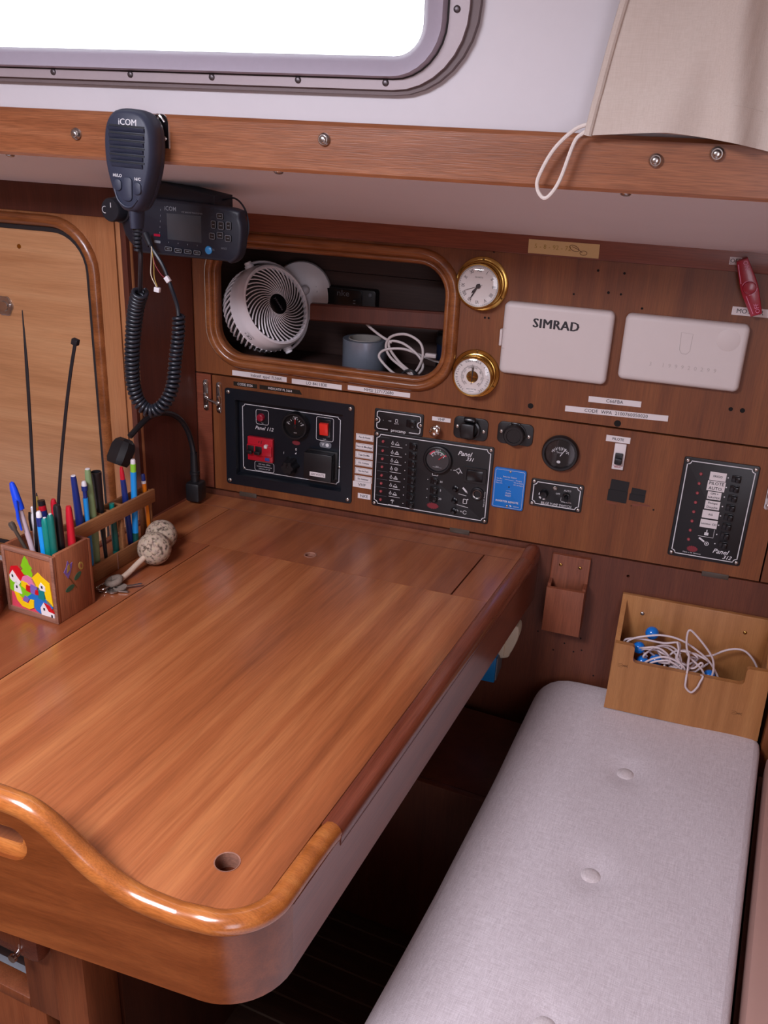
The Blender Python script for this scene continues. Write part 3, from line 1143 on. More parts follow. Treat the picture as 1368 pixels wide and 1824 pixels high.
# welt seam along the back half
for bu, bv in btn[:3]:
    mb = MB(T(bu - 0.06, bv + 0.60, cz(bu, bv, 1) - 0.41))
    mb.lathe([(0.0155, -0.002), (0.0158, 0.001), (0.0135, 0.0036), (0.008, 0.0052), (0, 0.0058)], 24)
    mb.build('fabric_button', 'seat_button', cush)

# ================================================================== SWITCHBOARD FLAP
flap = thing('switchboard_flap', 'wide hinged mahogany flap carrying the instrument panels', 'panel', (-0.342, 0, 0.765))
FX, FZ = -0.342, 0.765
mb = wmb()
HX0, HX1, HZ0, HZ1 = -0.846, -0.598, 0.800, 0.976
mb.holed([(-0.892 - FX, 0.0005), (0.2065 - FX, 0.0005), (0.2065 - FX, 1.0130 - FZ), (-0.892 - FX, 1.0130 - FZ)],
         [[(HX0 - FX, HZ0 - FZ), (HX1 - FX, HZ0 - FZ), (HX1 - FX, HZ1 - FZ), (HX0 - FX, HZ1 - FZ)]], -0.018, 0.0)
mb.build('board', 'wall', flap)
for x0, x1 in ((-0.835, -0.795), (-0.372, -0.332), (0.108, 0.155)):
    mb = wmb()
    mb.box2((x0 - FX, -0.0075, -0.010), (x1 - FX, 0.0025, 0.0012), 0.0006)
    mb.build('hinge_leaf', 'graphite', flap)
for x, z, r in ((-0.127, 0.868, .0012), (0.005, 0.871, .0018), (-0.035, 0.872, 0.001)):
    wmb().disc(r, 0.0005, 8).build('nail_hole', 'gap', flap, loc=(x - FX, 0, z - FZ))
mb = wmb()
mb.poly([(-0.082 - FX, 0.8735 - FZ), (-0.060 - FX, 0.8725 - FZ), (-0.062 - FX, 0.8700 - FZ), (-0.080 - FX, 0.8705 - FZ)], 0.0004)
mb.build('veneer_chip', 'strip', flap)
mb = wmb()
mb.poly([(-0.036 - FX, 0.876 - FZ), (-0.006 - FX, 0.8795 - FZ), (0.0 - FX, 0.876 - FZ), (-0.02 - FX, 0.8745 - FZ), (-0.03 - FX, 0.872 - FZ)], 0.0004)
mb.build('veneer_chip', 'strip', flap)
mb = wmb()
mb.poly([(-0.124 - FX, 0.8785 - FZ), (-0.100 - FX, 0.8780 - FZ), (-0.100 - FX, 0.8770 - FZ), (-0.124 - FX, 0.8775 - FZ)], 0.0004)
mb.build('veneer_chip', 'strip', flap)


def hasp(x, z, label):
    h = thing('toggle_latch', label, 'latch', (x, 0, z))
    for dx, dz in ((-0.0135, 0.001), (0.0165, -0.001)):
        mb = wmb()
        mb.plate(rrect(0.0125, 0.066, 0.006, 5, dx, dz), 0.0002, 0.0026, bev=0.001)
        mb.plate(rrect(0.009, 0.020, 0.004, 4, dx, dz - 0.004), 0.002, 0.0065, bev=0.002)
        pl = mb.build('latch_plate', 'chrome', h)
        for s in (1, -1):
            screw(h, dx, -0.0026, dz + s * 0.0245, 0.0033, 'chrome')
    mb = wmb()
    mb.tube([(-0.0135, -0.003, 0.0055), (0.0, -0.006, 0.010), (0.012, -0.010, 0.009), (0.0175, -0.013, 0.0085)], [0.0035, 0.003, 0.0024, 0.004], 10)
    mb.build('latch_hook', 'chrome', h)


hasp(-0.8935, 0.968, 'chrome toggle latch at the left end of the flap beside the large panel')
hasp(0.2065, 0.936, 'chrome toggle latch half in view at the right end of the flap')


# ================================================================== INSTRUMENT PANELS
def notched(w, h, r, n=4):
    pts = []
    for sx, sy, a0 in ((1, 1, 1.5 * PI), (-1, 1, 0), (-1, -1, PI / 2), (1, -1, PI)):
        for k in range(n + 1):
            a = a0 - k / n * PI / 2
            pts.append((sx * w / 2 + r * cos(a), sy * h / 2 + r * sin(a)))
    return pts


def plate_panel(name, label, cat, x, z, w, h, border=True, rc=0.004, th=0.003, inset=0.005, notch=0.007, screws=True, mat='panel'):
    t = thing(name, label, cat, (x, 0, z))
    mb = wmb()
    mb.plate(rrect(w, h, rc, 4), 0.0002, th, bev=0.0008)
    mb.build('face_plate', mat, t)
    if border:
        mb = wmb()
        mb.stroke(notched(w - 2 * inset, h - 2 * inset, notch), 0.0016, closed=True, z=th + 0.0003)
        mb.build('border_print', 'wprint', t)
    if screws:
        for sx in (-1, 1):
            for sz in (-1, 1):
                screw(t, sx * (w / 2 - inset), -th, sz * (h / 2 - inset), 0.0036)
    return t


def script_logo(mb, s1, s2, x, z, size, zz, dx, dz):
    mb.text(s1, size, x, z, zz, rot=0.0, bold=0.012, shear=0.35)
    mb.text(s2, size * 0.8, x + dx, z + dz, zz, bold=0.012, shear=0.35)


def gauge_ticks(mb, r0, r1, a0, a1, n, w, z, cx=0, cz=0, long=2):
    for k in range(n):
        a = a0 + (a1 - a0) * k / (n - 1)
        q = r0 - (0.0016 if k % long == 0 else 0)
        mb.stroke([(cx + q * cos(a), cz + q * sin(a)), (cx + r1 * cos(a), cz + r1 * sin(a))], w * (1.5 if k % long == 0 else 1), z=z)


def arc(r, a0, a1, n=14, cx=0, cz=0):
    return [(cx + r * cos(a0 + (a1 - a0) * k / n), cz + r * sin(a0 + (a1 - a0) * k / n)) for k in range(n + 1)]


# ---- panel 112 (recessed mains panel)
p112 = thing('mains_panel', 'large recessed blue-black mains panel with red breaker and hooded socket', 'panel', (-0.722, 0, 0.887))
PX, PZ = -0.722, 0.887
mb = wmb()
W1, H1 = 0.282, 0.208
mb.ring(rrect(W1, H1, 0.006, 4), rrect(0.236, 0.163, 0.002, 4), 0.0002, 0.0030, zi=0.0035)
mb.loft([[(x, y, z) for x, y in rrect(w, h, 0.002, 4)] for w, h, z in ((0.236, 0.163, 0.0035), (0.234, 0.161, -0.010), (0.233, 0.160, -0.012))], False, False)
mb.build('bezel', 'panel112', p112, ang=40)
for sx in (-1, 1):
    for sz in (-1, 1):
        screw(p112, sx * (W1 / 2 - 0.008), -0.0030, sz * (H1 / 2 - 0.008), 0.0042)
IY = -0.012
mb = wmb()
mb.box2((-0.1235, -0.0875, IY - 0.003), (0.1225, 0.0875, IY))
mb.build('inner_plate', 'panel112', p112)
D2 = T(0, 0, IY + 0.0004)
mb = wmb()
mb.stroke(notched(0.216, 0.143, 0.005), 0.0014, D2 @ T(-0.0005, -0.001, 0), True)
mb.stroke(rrect(0.028, 0.031, 0.004, 3), 0.0009, D2 @ T(-0.064, 0.0475, 0), True)
mb.stroke(rrect(0.037, 0.049, 0.004, 3), 0.0009, D2 @ T(0.0745, 0.0415, 0), True)
mb.stroke(rrect(0.044, 0.0205, 0.004, 3), 0.0009, D2 @ T(-0.060, -0.0605, 0), True)
mb.text('Panel 112', 0.0105, -0.060, 0.0235, IY + 0.0006, bold=0.012, shear=0.3)
for t, z in (('230 Volt~ 50Hz', -0.0555), ('Isolation Defectuosa', -0.0605), ('Schutzart IP 20', -0.0655)):
    mb.text(t, 0.0042, -0.060, z, IY + 0.0006)
mb.text('0', 0.008, 0.012, -0.011, IY + 0.0006)
mb.text('1', 0.007, -0.0155, -0.0225, IY + 0.0006)
mb.text('2', 0.007, 0.038, -0.030, IY + 0.0006)
mb.text('Test', 0.003, -0.064, 0.035, IY + 0.0006)
mb.text('Lade', 0.0035, 0.0745, 0.0205, IY + 0.0006)
mb.poly([(0.009, -0.021), (0.013, -0.0165), (0.0125, -0.021)], IY + 0.0006)
mb.build('lettering', 'wprint', p112)
mb = wmb()
mb.plate(rrect(0.0255, 0.0125, 0.005, 4), IY, IY + 0.0005, T(0.0765, 0.0085, 0))
mb.build('approval_mark', 'gprint', p112)
mb = wmb()
mb.text('V', 0.009, 0.071, 0.0085, IY + 0.0008, bold=0.02)
mb.lathe([(0, 0), (0.0036, 0), (0.0036, 0.0003), (0, 0.0003)], 14, T(0.0805, 0.0085, IY + 0.0007))
mb.build('approval_print', 'wprint', p112)
mb = wmb()
mb.poly([(x * 1.0, y) for x, y in [(0.0085 * cos(a) * (1 + 0.12 * cos(12 * a)), 0.0048 * sin(a) * (1 + 0.12 * cos(12 * a))) for a in [2 * PI * k / 48 for k in range(48)]]], IY + 0.0005, T(0.012, 0.0035, 0))
mb.build('maker_mark', 'mark_red', p112)
mb = wmb()
mb.lathe([(0.0082, IY), (0.0082, IY + 0.006), (0.007, IY + 0.0085), (0.004, IY + 0.0098), (0, IY + 0.010)], 22, T(-0.066, 0.0475, 0))
mb.build('push_button', 'red_dark', p112)
# red residual current breaker
br = MB(WALL @ T(-0.0655, -0.0205, 0))
br.box2((-0.0285, -0.0255, IY), (0.0285, 0.0255, IY + 0.009), 0.001)
br.box2((-0.0285, -0.012, IY), (0.0275, 0.010, IY + 0.013), 0.0015)
rb = br.build('breaker', 'red', p112)
for dx in (-0.0195, -0.0015):
    m = MB(WALL @ T(-0.0655 + dx, -0.0195, 0))
    m.box2((-0.0075, -0.007, IY), (0.0075, 0.007, IY + 0.0145), 0.001)
    m.box2((-0.0065, -0.009, IY + 0.006), (0.0065, -0.002, IY + 0.023), 0.0015)
    m.build('breaker_toggle', 'black', rb)
m = MB(WALL @ T(-0.0655, -0.0205, 0))
m.box2((0.0115, 0.0065, IY), (0.0185, 0.0135, IY + 0.016), 0.001)
m.build('test_button', 'white_i', rb)
m = MB(WALL @ T(-0.0655, -0.0205, 0))
m.box2((0.0115, -0.0225, IY + 0.0085), (0.0215, -0.0155, IY + 0.0105), 0.0003)
m.build('blue_tab', 'blue_sw', rb)
m = MB(WALL @ T(-0.0655, -0.0205, 0))
for pts in ([(0.002, 0.012), (0.003, 0.018), (0.005, 0.021)], [(-0.003, 0.0145), (-0.001, 0.0185), (-0.003, 0.0185), (-0.003, 0.0145)], [(0.0035, 0.0135), (0.0025, 0.0195)]):
    m.stroke(pts, 0.0008, z=IY + 0.0094)
m.build('breaker_print', 'kprint', rb)


def gauge(parent, x, z, y0, r, face, bez, depth=0.009):
    """round instrument: bezel and dial as parts of parent; returns the dial height"""
    m = MB(WALL @ T(x, z, y0))
    m.lathe([(r, 0.0), (r * 1.02, depth * 0.35), (r, depth * 0.8), (r * 0.95, depth), (r * 0.84, depth), (r * 0.78, depth * 0.55)], 36)
    b = m.build('gauge_bezel', bez, parent, ang=50)
    m = MB(WALL @ T(x, z, y0))
    m.disc(r * 0.785, depth * 0.56, 32)
    m.build('gauge_dial', face, b)
    return b, y0 + depth * 0.56


b_, zd = gauge(p112, 0.0135, 0.0425, IY, 0.0285, 'dial_black', 'black', 0.016)
m = MB(WALL @ T(0.0135, 0.0425, zd + 0.0003))
gauge_ticks(m, 0.0135, 0.016, math.radians(170), math.radians(10), 9, 0.0006, 0)
m.text('Amps', 0.0045, 0, 0.0185, 0)
m.text('30', 0.005, -0.0165, 0.0045, 0)
m.text('30', 0.005, 0.0165, 0.0045, 0)
m.text('VDO', 0.003, 0, -0.015, 0)
m.box2((-0.0014, 0.0135, 0), (0.0014, 0.0165, 0.0002))
m.build('dial_print', 'wprint', b_)
m = MB(WALL @ T(0.0135, 0.0425, zd + 0.001))
m.stroke([(0, -0.005), (0, 0.0135)], 0.0011)
m.build('needle', 'red_orange', b_)
m = MB(WALL @ T(0.0135, 0.0425, zd + 0.001))
m.cyl(0.0035, -0.0005, 0.0018, 14)
m.build('needle_hub', 'black', b_)
m = MB(WALL @ T(0.0745, 0.0435, IY))
m.box2((-0.0135, -0.0185, 0), (0.0135, 0.0185, 0.003), 0.001)
rk = m.build('rocker_frame', 'black_gloss', p112)
m = MB(WALL @ T(0.0745, 0.0435, IY) @ RX(0.14))
m.box2((-0.0092, -0.0125, 0), (0.0092, 0.0125, 0.0085), 0.001)
m.build('rocker', 'red_orange', rk)
# selector knob
m = MB(WALL @ T(0.002, -0.046, IY))
lob = lambda r: [(r * (1 + 0.14 * cos(6 * a)) * cos(a), r * (1 + 0.14 * cos(6 * a)) * sin(a)) for a in [2 * PI * k / 48 for k in range(48)]]
m.loft([[(x, y, z) for x, y in lob(r)] for r, z in ((0.0165, 0), (0.0165, 0.003), (0.0135, 0.006), (0.013, 0.022), (0.0118, 0.024))])
m.build('selector_knob', 'black', p112, ang=50)
m = MB(WALL @ T(0.002, -0.046, IY))
m.box2((-0.002, 0.0, 0.0235), (0.002, 0.011, 0.0255), 0.0005)
m.build('knob_pointer', 'black_gloss', p112)
# hooded 220 V socket
m = MB(WALL @ T(0.073, -0.032, IY))
m.box2((-0.032, -0.0295, 0), (0.032, 0.0295, 0.006), 0.001)
so = m.build('socket', 'black', p112)
m = MB(WALL @ T(0.070, -0.033, IY))
m.box2((-0.0305, -0.029, 0.006), (0.0305, 0.029, 0.026), 0.002)
m.build('socket_lid', 'black', so)
m = MB(WALL @ T(0.070, -0.033, IY))
m.box2((-0.0165, -0.0195, 0.0255), (0.0175, -0.0105, 0.0264))
m.build('voltage_sticker', 'paper', so)
m = MB(WALL @ T(0.070, -0.033, IY))
m.text('220 VOLTS', 0.0062, 0.0005, -0.015, 0.0268)
m.build('lettering', 'kprint', so)
for s in (-1, 1):
    screw(p112, -0.107 if s < 0 else 0.1075, -IY, -0.0700 if s < 0 else -0.035, 0.003)


def boat_picto(mb, x, z, s, zz, kind):
    """lamp bulb and hull pictogram"""
    if kind != 7:
        mb.stroke(arc(0.0024 * s, PI * 0.35, PI * 2.65, 10, x - 0.005 * s, z - 0.001 * s), 0.0007, z=zz)
        mb.stroke([(x - 0.005 * s, z + 0.0015 * s), (x - 0.005 * s, z + 0.0042 * s)], 0.0014, z=zz)
        mb.stroke([(x - 0.005 * s, z + 0.0006 * s), (x - 0.005 * s, z - 0.0014 * s)], 0.0006, z=zz)
    if kind == 3:
        mb.stroke(arc(0.0032 * s, 0, 2 * PI, 14, x + 0.0045 * s, z), 0.0007, z=zz)
        mb.stroke([(x + 0.0025 * s, z), (x + 0.0065 * s, z)], 0.0006, z=zz)
        mb.stroke([(x + 0.0045 * s, z - 0.002 * s), (x + 0.0045 * s, z + 0.002 * s)], 0.0006, z=zz)
    elif kind == 7:
        mb.stroke([(x, z - 0.004 * s), (x, z + 0.002 * s)], 0.001, z=zz)
        mb.stroke([(x - 0.0035 * s, z + 0.002 * s), (x + 0.0035 * s, z + 0.002 * s)], 0.0012, z=zz)
        mb.stroke([(x - 0.0025 * s, z + 0.004 * s), (x + 0.0025 * s, z + 0.004 * s)], 0.0008, z=zz)
    else:
        mb.stroke([(x - 0.0005 * s, z - 0.0035 * s), (x + 0.0045 * s, z + 0.0035 * s), (x + 0.009 * s, z - 0.0035 * s)], 0.0007, z=zz)
        mb.poly([(x - 0.001 * s, z - 0.0038 * s), (x + 0.0095 * s, z - 0.0038 * s), (x + 0.0085 * s, z - 0.0015 * s), (x, z - 0.0022 * s)][::1], zz)
        if kind in (1, 4):
            mb.lathe([(0, 0.0001), (0.0012 * s, 0.0001)], 8, T(x + 0.0045 * s, z + 0.0008 * s, zz))


def breaker_btn(parent, x, z, th, w=0.0165, h=0.0135):
    m = MB(WALL @ T(x, z, th))
    m.box2((-w / 2, -h / 2, 0), (w / 2, h / 2, 0.002), 0.0005)
    m.box2((-w * 0.12, -h * 0.42, 0.0015), (w * 0.42, h * 0.42, 0.008), 0.0012)
    m.build('breaker_switch', 'black_gloss', parent)


# ---- panel 331
p331 = plate_panel('switch_panel', 'wide black switch panel with voltmeter and white bordered face', 'panel', -0.4175, 0.867, 0.240, 0.158, inset=0.006, notch=0.007)
ZL = [0.926, 0.907, 0.890, 0.873, 0.855, 0.838, 0.821, 0.803]
mk = wmb()
for i, z in enumerate(ZL):
    dz = z - 0.867
    m = MB(WALL @ T(-0.1008, dz, 0.003))
    m.lathe([(0.0030, 0), (0.0029, 0.0012), (0.0018, 0.0026), (0, 0.003)], 12)
    m.build('indicator_lamp', 'led', p331)
    breaker_btn(p331, -0.0385, dz, 0.003)
    boat_picto(mk, -0.076, dz, 1.0, 0.0034, i)
    mk.stroke([(-0.0845, dz - 0.0075), (-0.061, dz - 0.0075)], 0.0008, z=0.0034)
    mk.lathe([(0, 0.0), (0.0009, 0.0)], 8, T(-0.0535, dz, 0.0034))
for z in (0.862, 0.842, 0.824):
    breaker_btn(p331, 0.0085, z - 0.867, 0.003)
    mk.lathe([(0, 0.0), (0.0009, 0.0)], 8, T(-0.0055, z - 0.867, 0.0034))
mk.text('10', 0.006, 0.0215, -0.006, 0.0034)
mk.text('5', 0.006, 0.0215, -0.024, 0.0034)
mk.text('20', 0.006, 0.0215, -0.042, 0.0034)
mk.stroke(rrect(0.011, 0.0065, 0.001, 2), 0.0009, T(0.0085, 0.0085, 0.0034), True)
mk.text('- +', 0.005, 0.0085, 0.0085, 0.0034)
mk.stroke([(0.044, 0.022), (0.049, 0.0225), (0.052, 0.026), (0.057, 0.026), (0.0575, 0.019), (0.0525, 0.018), (0.051, 0.0215)], 0.001, z=0.0034)
mk.stroke([(0.0575, 0.025), (0.061, 0.0185), (0.0625, 0.019)], 0.001, z=0.0034)
mk.stroke([(0.055, 0.026), (0.055, 0.0285)], 0.0012, z=0.0034)
mk.stroke([(0.055, 0.018), (0.055, 0.0155)], 0.0012, z=0.0034)
mk.stroke([(0.0655, -0.0105), (0.0735, -0.0185)], 0.0036, z=0.0034)
mk.stroke([(0.0725, -0.0175), (0.0755, -0.0205)], 0.0012, z=0.0034)
mk.stroke([(0.058, -0.0245), (0.074, -0.0265)], 0.001, z=0.0034)
mk.stroke(rrect(0.007, 0.009, 0.001, 2), 0.0012, T(0.072, -0.0385, 0.0034), True)
mk.stroke([(0.0765, -0.0345), (0.078, -0.0325)], 0.0018, z=0.0034)
mk.stroke([(0.056, -0.0475), (0.079, -0.0505)], 0.001, z=0.0034)
mk.text('=', 0.008, 0.066, -0.061, 0.0034)
mk.stroke(arc(0.0036, 0.4, 5.9, 10, 0.0735, -0.0615), 0.001, z=0.0034)
mk.text('O-', 0.006, 0.058, -0.060, 0.0034)
mk.text('o', 0.004, 0.0395, 0.0225, 0.0034)
script_logo(mk, 'Panel', '331', 0.0635, 0.058, 0.0125, 0.0034, 0.011, -0.0095)
mk.text('Made in W. Germany', 0.0036, 0.1095, -0.028, 0.0034, rot=PI / 2)
mk.build('lettering', 'wprint', p331)
m = MB(WALL)
m.poly([(0.0115 * cos(a) * (1 + 0.12 * cos(14 * a)), 0.0062 * sin(a) * (1 + 0.12 * cos(14 * a))) for a in [2 * PI * k / 56 for k in range(56)]], 0.0034, T(0.008, -0.0585, 0))
m.build('maker_mark', 'mark_red', p331)
# thin module outlines on the left column
m = MB(WALL)
for z in ZL:
    m.stroke([(-0.111, z - 0.867 + 0.0088), (-0.0885, z - 0.867 + 0.0088)], 0.0004, z=0.0033)
m.build('module_lines', 'gprint', p331)
b_, zd = gauge(p331, 0.0125, 0.0395, 0.003, 0.0285, 'dial_grey', 'black', 0.008)
m = MB(WALL @ T(0.0125, 0.0395, zd + 0.0003))
m.stroke(arc(0.0165, math.radians(148), math.radians(32)), 0.0012, z=0)
gauge_ticks(m, 0.0150, 0.0165, math.radians(146), math.radians(34), 9, 0.0007, 0)
for a, t in ((146, '8'), (118, '10'), (90, '12'), (60, '14'), (34, '16')):
    m.text(t, 0.0048, 0.0122 * cos(math.radians(a)), 0.0122 * sin(math.radians(a)), 0)
m.text('VOLT', 0.0042, 0, 0.0195, 0)
m.text('VDO', 0.003, 0, -0.0135, 0)
m.stroke([(-0.009, -0.015), (0.009, -0.0155)], 0.0004, z=0)
m.build('dial_print', 'wprint', b_)
m = MB(WALL @ T(0.0125, 0.0395, zd + 0.0002))
m.stroke(arc(0.0185, math.radians(150), math.radians(112), 8), 0.0022, z=0)
m.stroke(arc(0.0185, math.radians(40), math.radians(28), 5), 0.0022, z=0)
m.build('red_zone', 'coral', b_)
m = MB(WALL @ T(0.0125, 0.0395, zd + 0.0002))
m.stroke(arc(0.0185, math.radians(84), math.radians(42), 8), 0.0022, z=0)
m.build('green_zone', 'greend', b_)
m = MB(WALL @ T(0.0125, 0.0395, zd + 0.001))
m.stroke([(0.002, 0.001), (0.0125, 0.0115)], 0.0014)
m.build('needle', 'red', b_)
m = MB(WALL @ T(0.0875, 0.0185, 0.003))
m.ring(rrect(0.045, 0.031, 0.002, 3), rrect(0.032, 0.022, 0.001, 3), 0, 0.004)
rk = m.build('rocker_frame', 'black', p331)
m = MB(WALL @ T(0.0875, 0.0185, 0.003) @ RY(0.12))
m.box2((-0.0155, -0.0105, 0), (0.0155, 0.0105, 0.0055), 0.001)
m.build('rocker', 'black_gloss', rk)
m = MB(WALL @ T(0.0955, -0.0185, 0.003))
m.lathe([(0.0135, 0), (0.0130, 0.003), (0.011, 0.0045), (0.0078, 0.0035), (0.0070, 0.001), (0.0060, -0.002), (0, -0.002)], 28)
m.build('cigar_socket', 'black', p331)
m = MB(WALL @ T(0.0955, -0.0185, 0.003))
m.lathe([(0.0086, 0.0036), (0.0084, 0.0046), (0.0074, 0.0042), (0.0070, 0.001)], 28)
m.build('socket_ring', 'steel', p331)
for z, mt in ((-0.015, 'black_gloss'), (-0.040, 'black_gloss'), (-0.062, 'black_gloss')):
    m = MB(WALL @ T(0.0515, z, 0.003))
    m.lathe([(0.0068, 0), (0.0064, 0.002), (0.004, 0.003), (0.0035, 0.009), (0.0028, 0.010), (0, 0.010)], 18)
    m.build('toggle_knob', mt, p331)

# ---- small panel above it
pc = plate_panel('small_switch_panel', 'narrow black switch panel directly above the voltmeter panel', 'panel', -0.489, 0.969, 0.099, 0.044, border=False, screws=False, rc=0.003)
m = wmb()
w, h = 0.088, 0.035
hp = rrect(w, h, 0.004, 4)
right = [p for p in hp]
path = [(-0.021, -h / 2), (-w / 2 + 0.004, -h / 2)] + arc(0.004, -PI / 2, -PI, 4, -w / 2 + 0.004, -h / 2 + 0.004) + [(-w / 2, -0.006)] + arc(0.006, -PI / 2, PI / 2, 8, -w / 2, 0) \
    + arc(0.004, PI, PI / 2, 4, -w / 2 + 0.004, h / 2 - 0.004) + arc(0.004, PI / 2, 0, 4, w / 2 - 0.004, h / 2 - 0.004) + [(w / 2, 0.006)] + arc(0.006, PI / 2, 1.5 * PI, 8, w / 2, 0) \
    + arc(0.004, 0, -PI / 2, 4, w / 2 - 0.004, -h / 2 + 0.004) + [(0.022, -h / 2)]
m.stroke(path, 0.0015, z=0.0033)
m.text('procamp', 0.0085, 0.0005, -h / 2, 0.0034, bold=0.012)
m.text('+12V', 0.0035, -0.018, 0.0005, 0.0034)
m.stroke(rrect(0.004, 0.006, 0.0005, 2), 0.0007, T(-0.004, 0.0025, 0.0034), True)
m.text('PILOTE', 0.0028, -0.004, -0.0035, 0.0034)
m.lathe([(0, 0), (0.0006, 0)], 6, T(-0.031, 0.0005, 0.0034))
m.build('lettering', 'wprint', pc)
for s in (-1, 1):
    screw(pc, s * 0.0445, -0.003, 0, 0.0034)
breaker_btn(pc, 0.026, 0.0015, 0.003, 0.020, 0.015)

# ---- VHF push knob
kb = thing('push_knob', 'chrome push knob under its small white sticker', 'knob', (-0.4125, 0, 0.966))
m = wmb()
m.lathe([(0.0075, 0.0002), (0.0075, 0.004), (0.0055, 0.005), (0.0055, 0.013), (0.0095, 0.014), (0.0102, 0.018), (0.0098, 0.021), (0.008, 0.0225), (0, 0.0235)], 28)
m.build('knob_body', 'chrome', kb)


# ---- 12 volt sockets
def dc_socket(x, z, w, h, label, hat):
    t = thing('power_socket', label, 'socket', (x, 0, z))
    m = wmb()
    m.plate(rrect(w, h, 0.010, 5), 0.0002, 0.0032, bev=0.001)
    m.build('socket_plate', 'black', t)
    for s in (-1, 1):
        screw(t, s * (w / 2 - 0.0075), -0.0032, -0.002 * s, 0.0038)
    m = wmb()
    if hat:
        m.lathe([(0.0195, 0.003), (0.0195, 0.012), (0.0165, 0.013)], 30)
        m.build('socket_collar', 'black_gloss', t)
        m = MB(WALL @ T(-0.002, 0.002, 0.012))
        m.box2((-0.013, -0.016, 0), (0.013, 0.013, 0.014), 0.004)
        m.build('flip_cap', 'black', t)
        m = MB(WALL @ T(0.001, 0.0145, 0.008) @ RX(-0.5))
        m.box2((-0.011, -0.004, 0), (0.011, 0.006, 0.020), 0.003)
        m.build('cap_hinge', 'black_gloss', t)
    else:
        m.lathe([(0.0215, 0.003), (0.0215, 0.006), (0.0195, 0.007), (0.0190, 0.018), (0.0175, 0.0195), (0.0135, 0.0195), (0.0128, 0.018), (0, 0.018)], 32)
        m.build('socket_cap', 'black', t)
        m = wmb()
        m.box2((-0.009, 0.016, 0.0032), (0.009, 0.0225, 0.008), 0.002)
        m.build('cap_hinge', 'black_gloss', t)


dc_socket(-0.3465, 0.9765, 0.066, 0.043, 'black twelve volt socket with open flip cap, left of the capped one', True)
dc_socket(-0.2615, 0.9785, 0.067, 0.042, 'black twelve volt socket closed by a round cap', False)

# ---- blue remote panel
bp = plate_panel('inverter_remote', 'bright blue remote control panel with white print', 'panel', -0.2625, 0.8685, 0.061, 0.081, border=False, screws=False, rc=0.004, th=0.005, mat='blue')
m = wmb()
m.stroke(rrect(0.0555, 0.0755, 0.003, 3), 0.0005, closed=True, z=0.0054)
m.text('Inverter Status', 0.0043, 0, 0.0245, 0.0054)
for i, (a, b) in enumerate((('Low Bat', 'Charging'), ('Stand-by', 'AC on Supply'), ('Mains On', 'DC on Supply'))):
    m.text(a, 0.0032, -0.0195, 0.0195 - i * 0.0045, 0.0054)
    m.text(b, 0.0032, 0.0175, 0.0195 - i * 0.0045, 0.0054)
m.stroke([(-0.0095, 0.019), (0.0095, 0.0185)], 0.0004, z=0.0054)
m.stroke([(-0.0045, -0.0035), (0, -0.0025), (0.0045, -0.0038)], 0.0004, z=0.0054)
m.text('PUSH', 0.0043, 0, -0.0085, 0.0054)
m.text('RESET', 0.0043, 0, -0.0135, 0.0054)
m.text('INVERTER REMOTE', 0.0052, -0.001, -0.0258, 0.0054, bold=0.015)
m.poly([(0.004, -0.0315), (0.007, -0.0318), (0.009, -0.035), (0.006, -0.0345)], 0.0054)
m.text('victron', 0.004, 0.0175, -0.0335, 0.0054)
m.build('lettering', 'paper', bp)
m = wmb()
m.lathe([(0.0016, 0.005), (0.001, 0.006), (0, 0.006)], 8, T(0, 0.0045, 0))
m.build('button_dot', 'kprint', bp)
for z in (0.0355, -0.0345):
    screw(bp, 0, -0.005, z, 0.0024)

# ---- fuel gauge
fg = thing('fuel_gauge', 'round black tank gauge with white needle on the flap', 'gauge', (-0.1745, 0, 0.9545))
b_, zd = gauge(fg, 0, 0, 0.0002, 0.0335, 'dial_black', 'black', 0.012)
m = MB(WALL @ T(0, 0, zd + 0.0003))
gauge_ticks(m, 0.0150, 0.0185, math.radians(140), math.radians(35), 11, 0.0009, 0, 0, -0.006)
m.text('0', 0.0060, -0.0145, 0.0025, 0)
m.text('1/2', 0.0055, 0, 0.0070, 0)
m.text('1', 0.0060, 0.0150, 0.0015, 0)
m.text('TANK', 0.0042, -0.001, 0.0015, 0)
m.lathe([(0, 0), (0.0036, 0)], 14, T(-0.001, -0.0165, 0) @ Matrix.Diagonal((1, 0.75, 1, 1)))
m.build('dial_print', 'wprint', b_)
m = MB(WALL @ T(0, 0, zd + 0.001))
m.stroke([(0.0005, -0.005), (0.0098, 0.0105)], 0.0014)
m.build('needle', 'wprint', b_)
m = MB(WALL @ T(0, 0, 0))
m.disc(0.0275, 0.0105, 28)
m.build('gauge_glass', 'glass', b_)

# ---- bilge pump switch
bg_ = plate_panel('bilge_pump_switch', 'small black bilge pump switch panel right of the blue panel', 'panel', -0.1725, 0.870, 0.098, 0.055, inset=0.0055, notch=0.006)
m = wmb()
m.text('BILGE PUMP SWITCH', 0.0072, 0.002, -0.0185, 0.0034, sx=0.85)
m.text('AUTO', 0.0048, 0.020, 0.0125, 0.0034)
m.text('OFF', 0.0048, 0.003, 0.004, 0.0034)
m.text('MANUAL', 0.0048, 0.0205, -0.0105, 0.0034)
m.stroke([(0.0095, -0.002), (0.0095, -0.009), (0.0115, -0.009)], 0.0005, z=0.0034)
for a in range(5):
    m.stroke(arc(0.0072, a * 1.1 + 0.3, a * 1.1 + 0.9, 4, -0.024, -0.0035), 0.0036, z=0.0034)
m.build('lettering', 'wprint', bg_)
m = MB(WALL @ T(-0.0225, 0.001, 0.003))
m.lathe([(0.0082, 0), (0.0078, 0.006), (0.006, 0.012), (0, 0.0125)], 20)
m.build('fuse_knob', 'black_gloss', bg_)
m = MB(WALL @ T(-0.0035, 0.0145, 0.003))
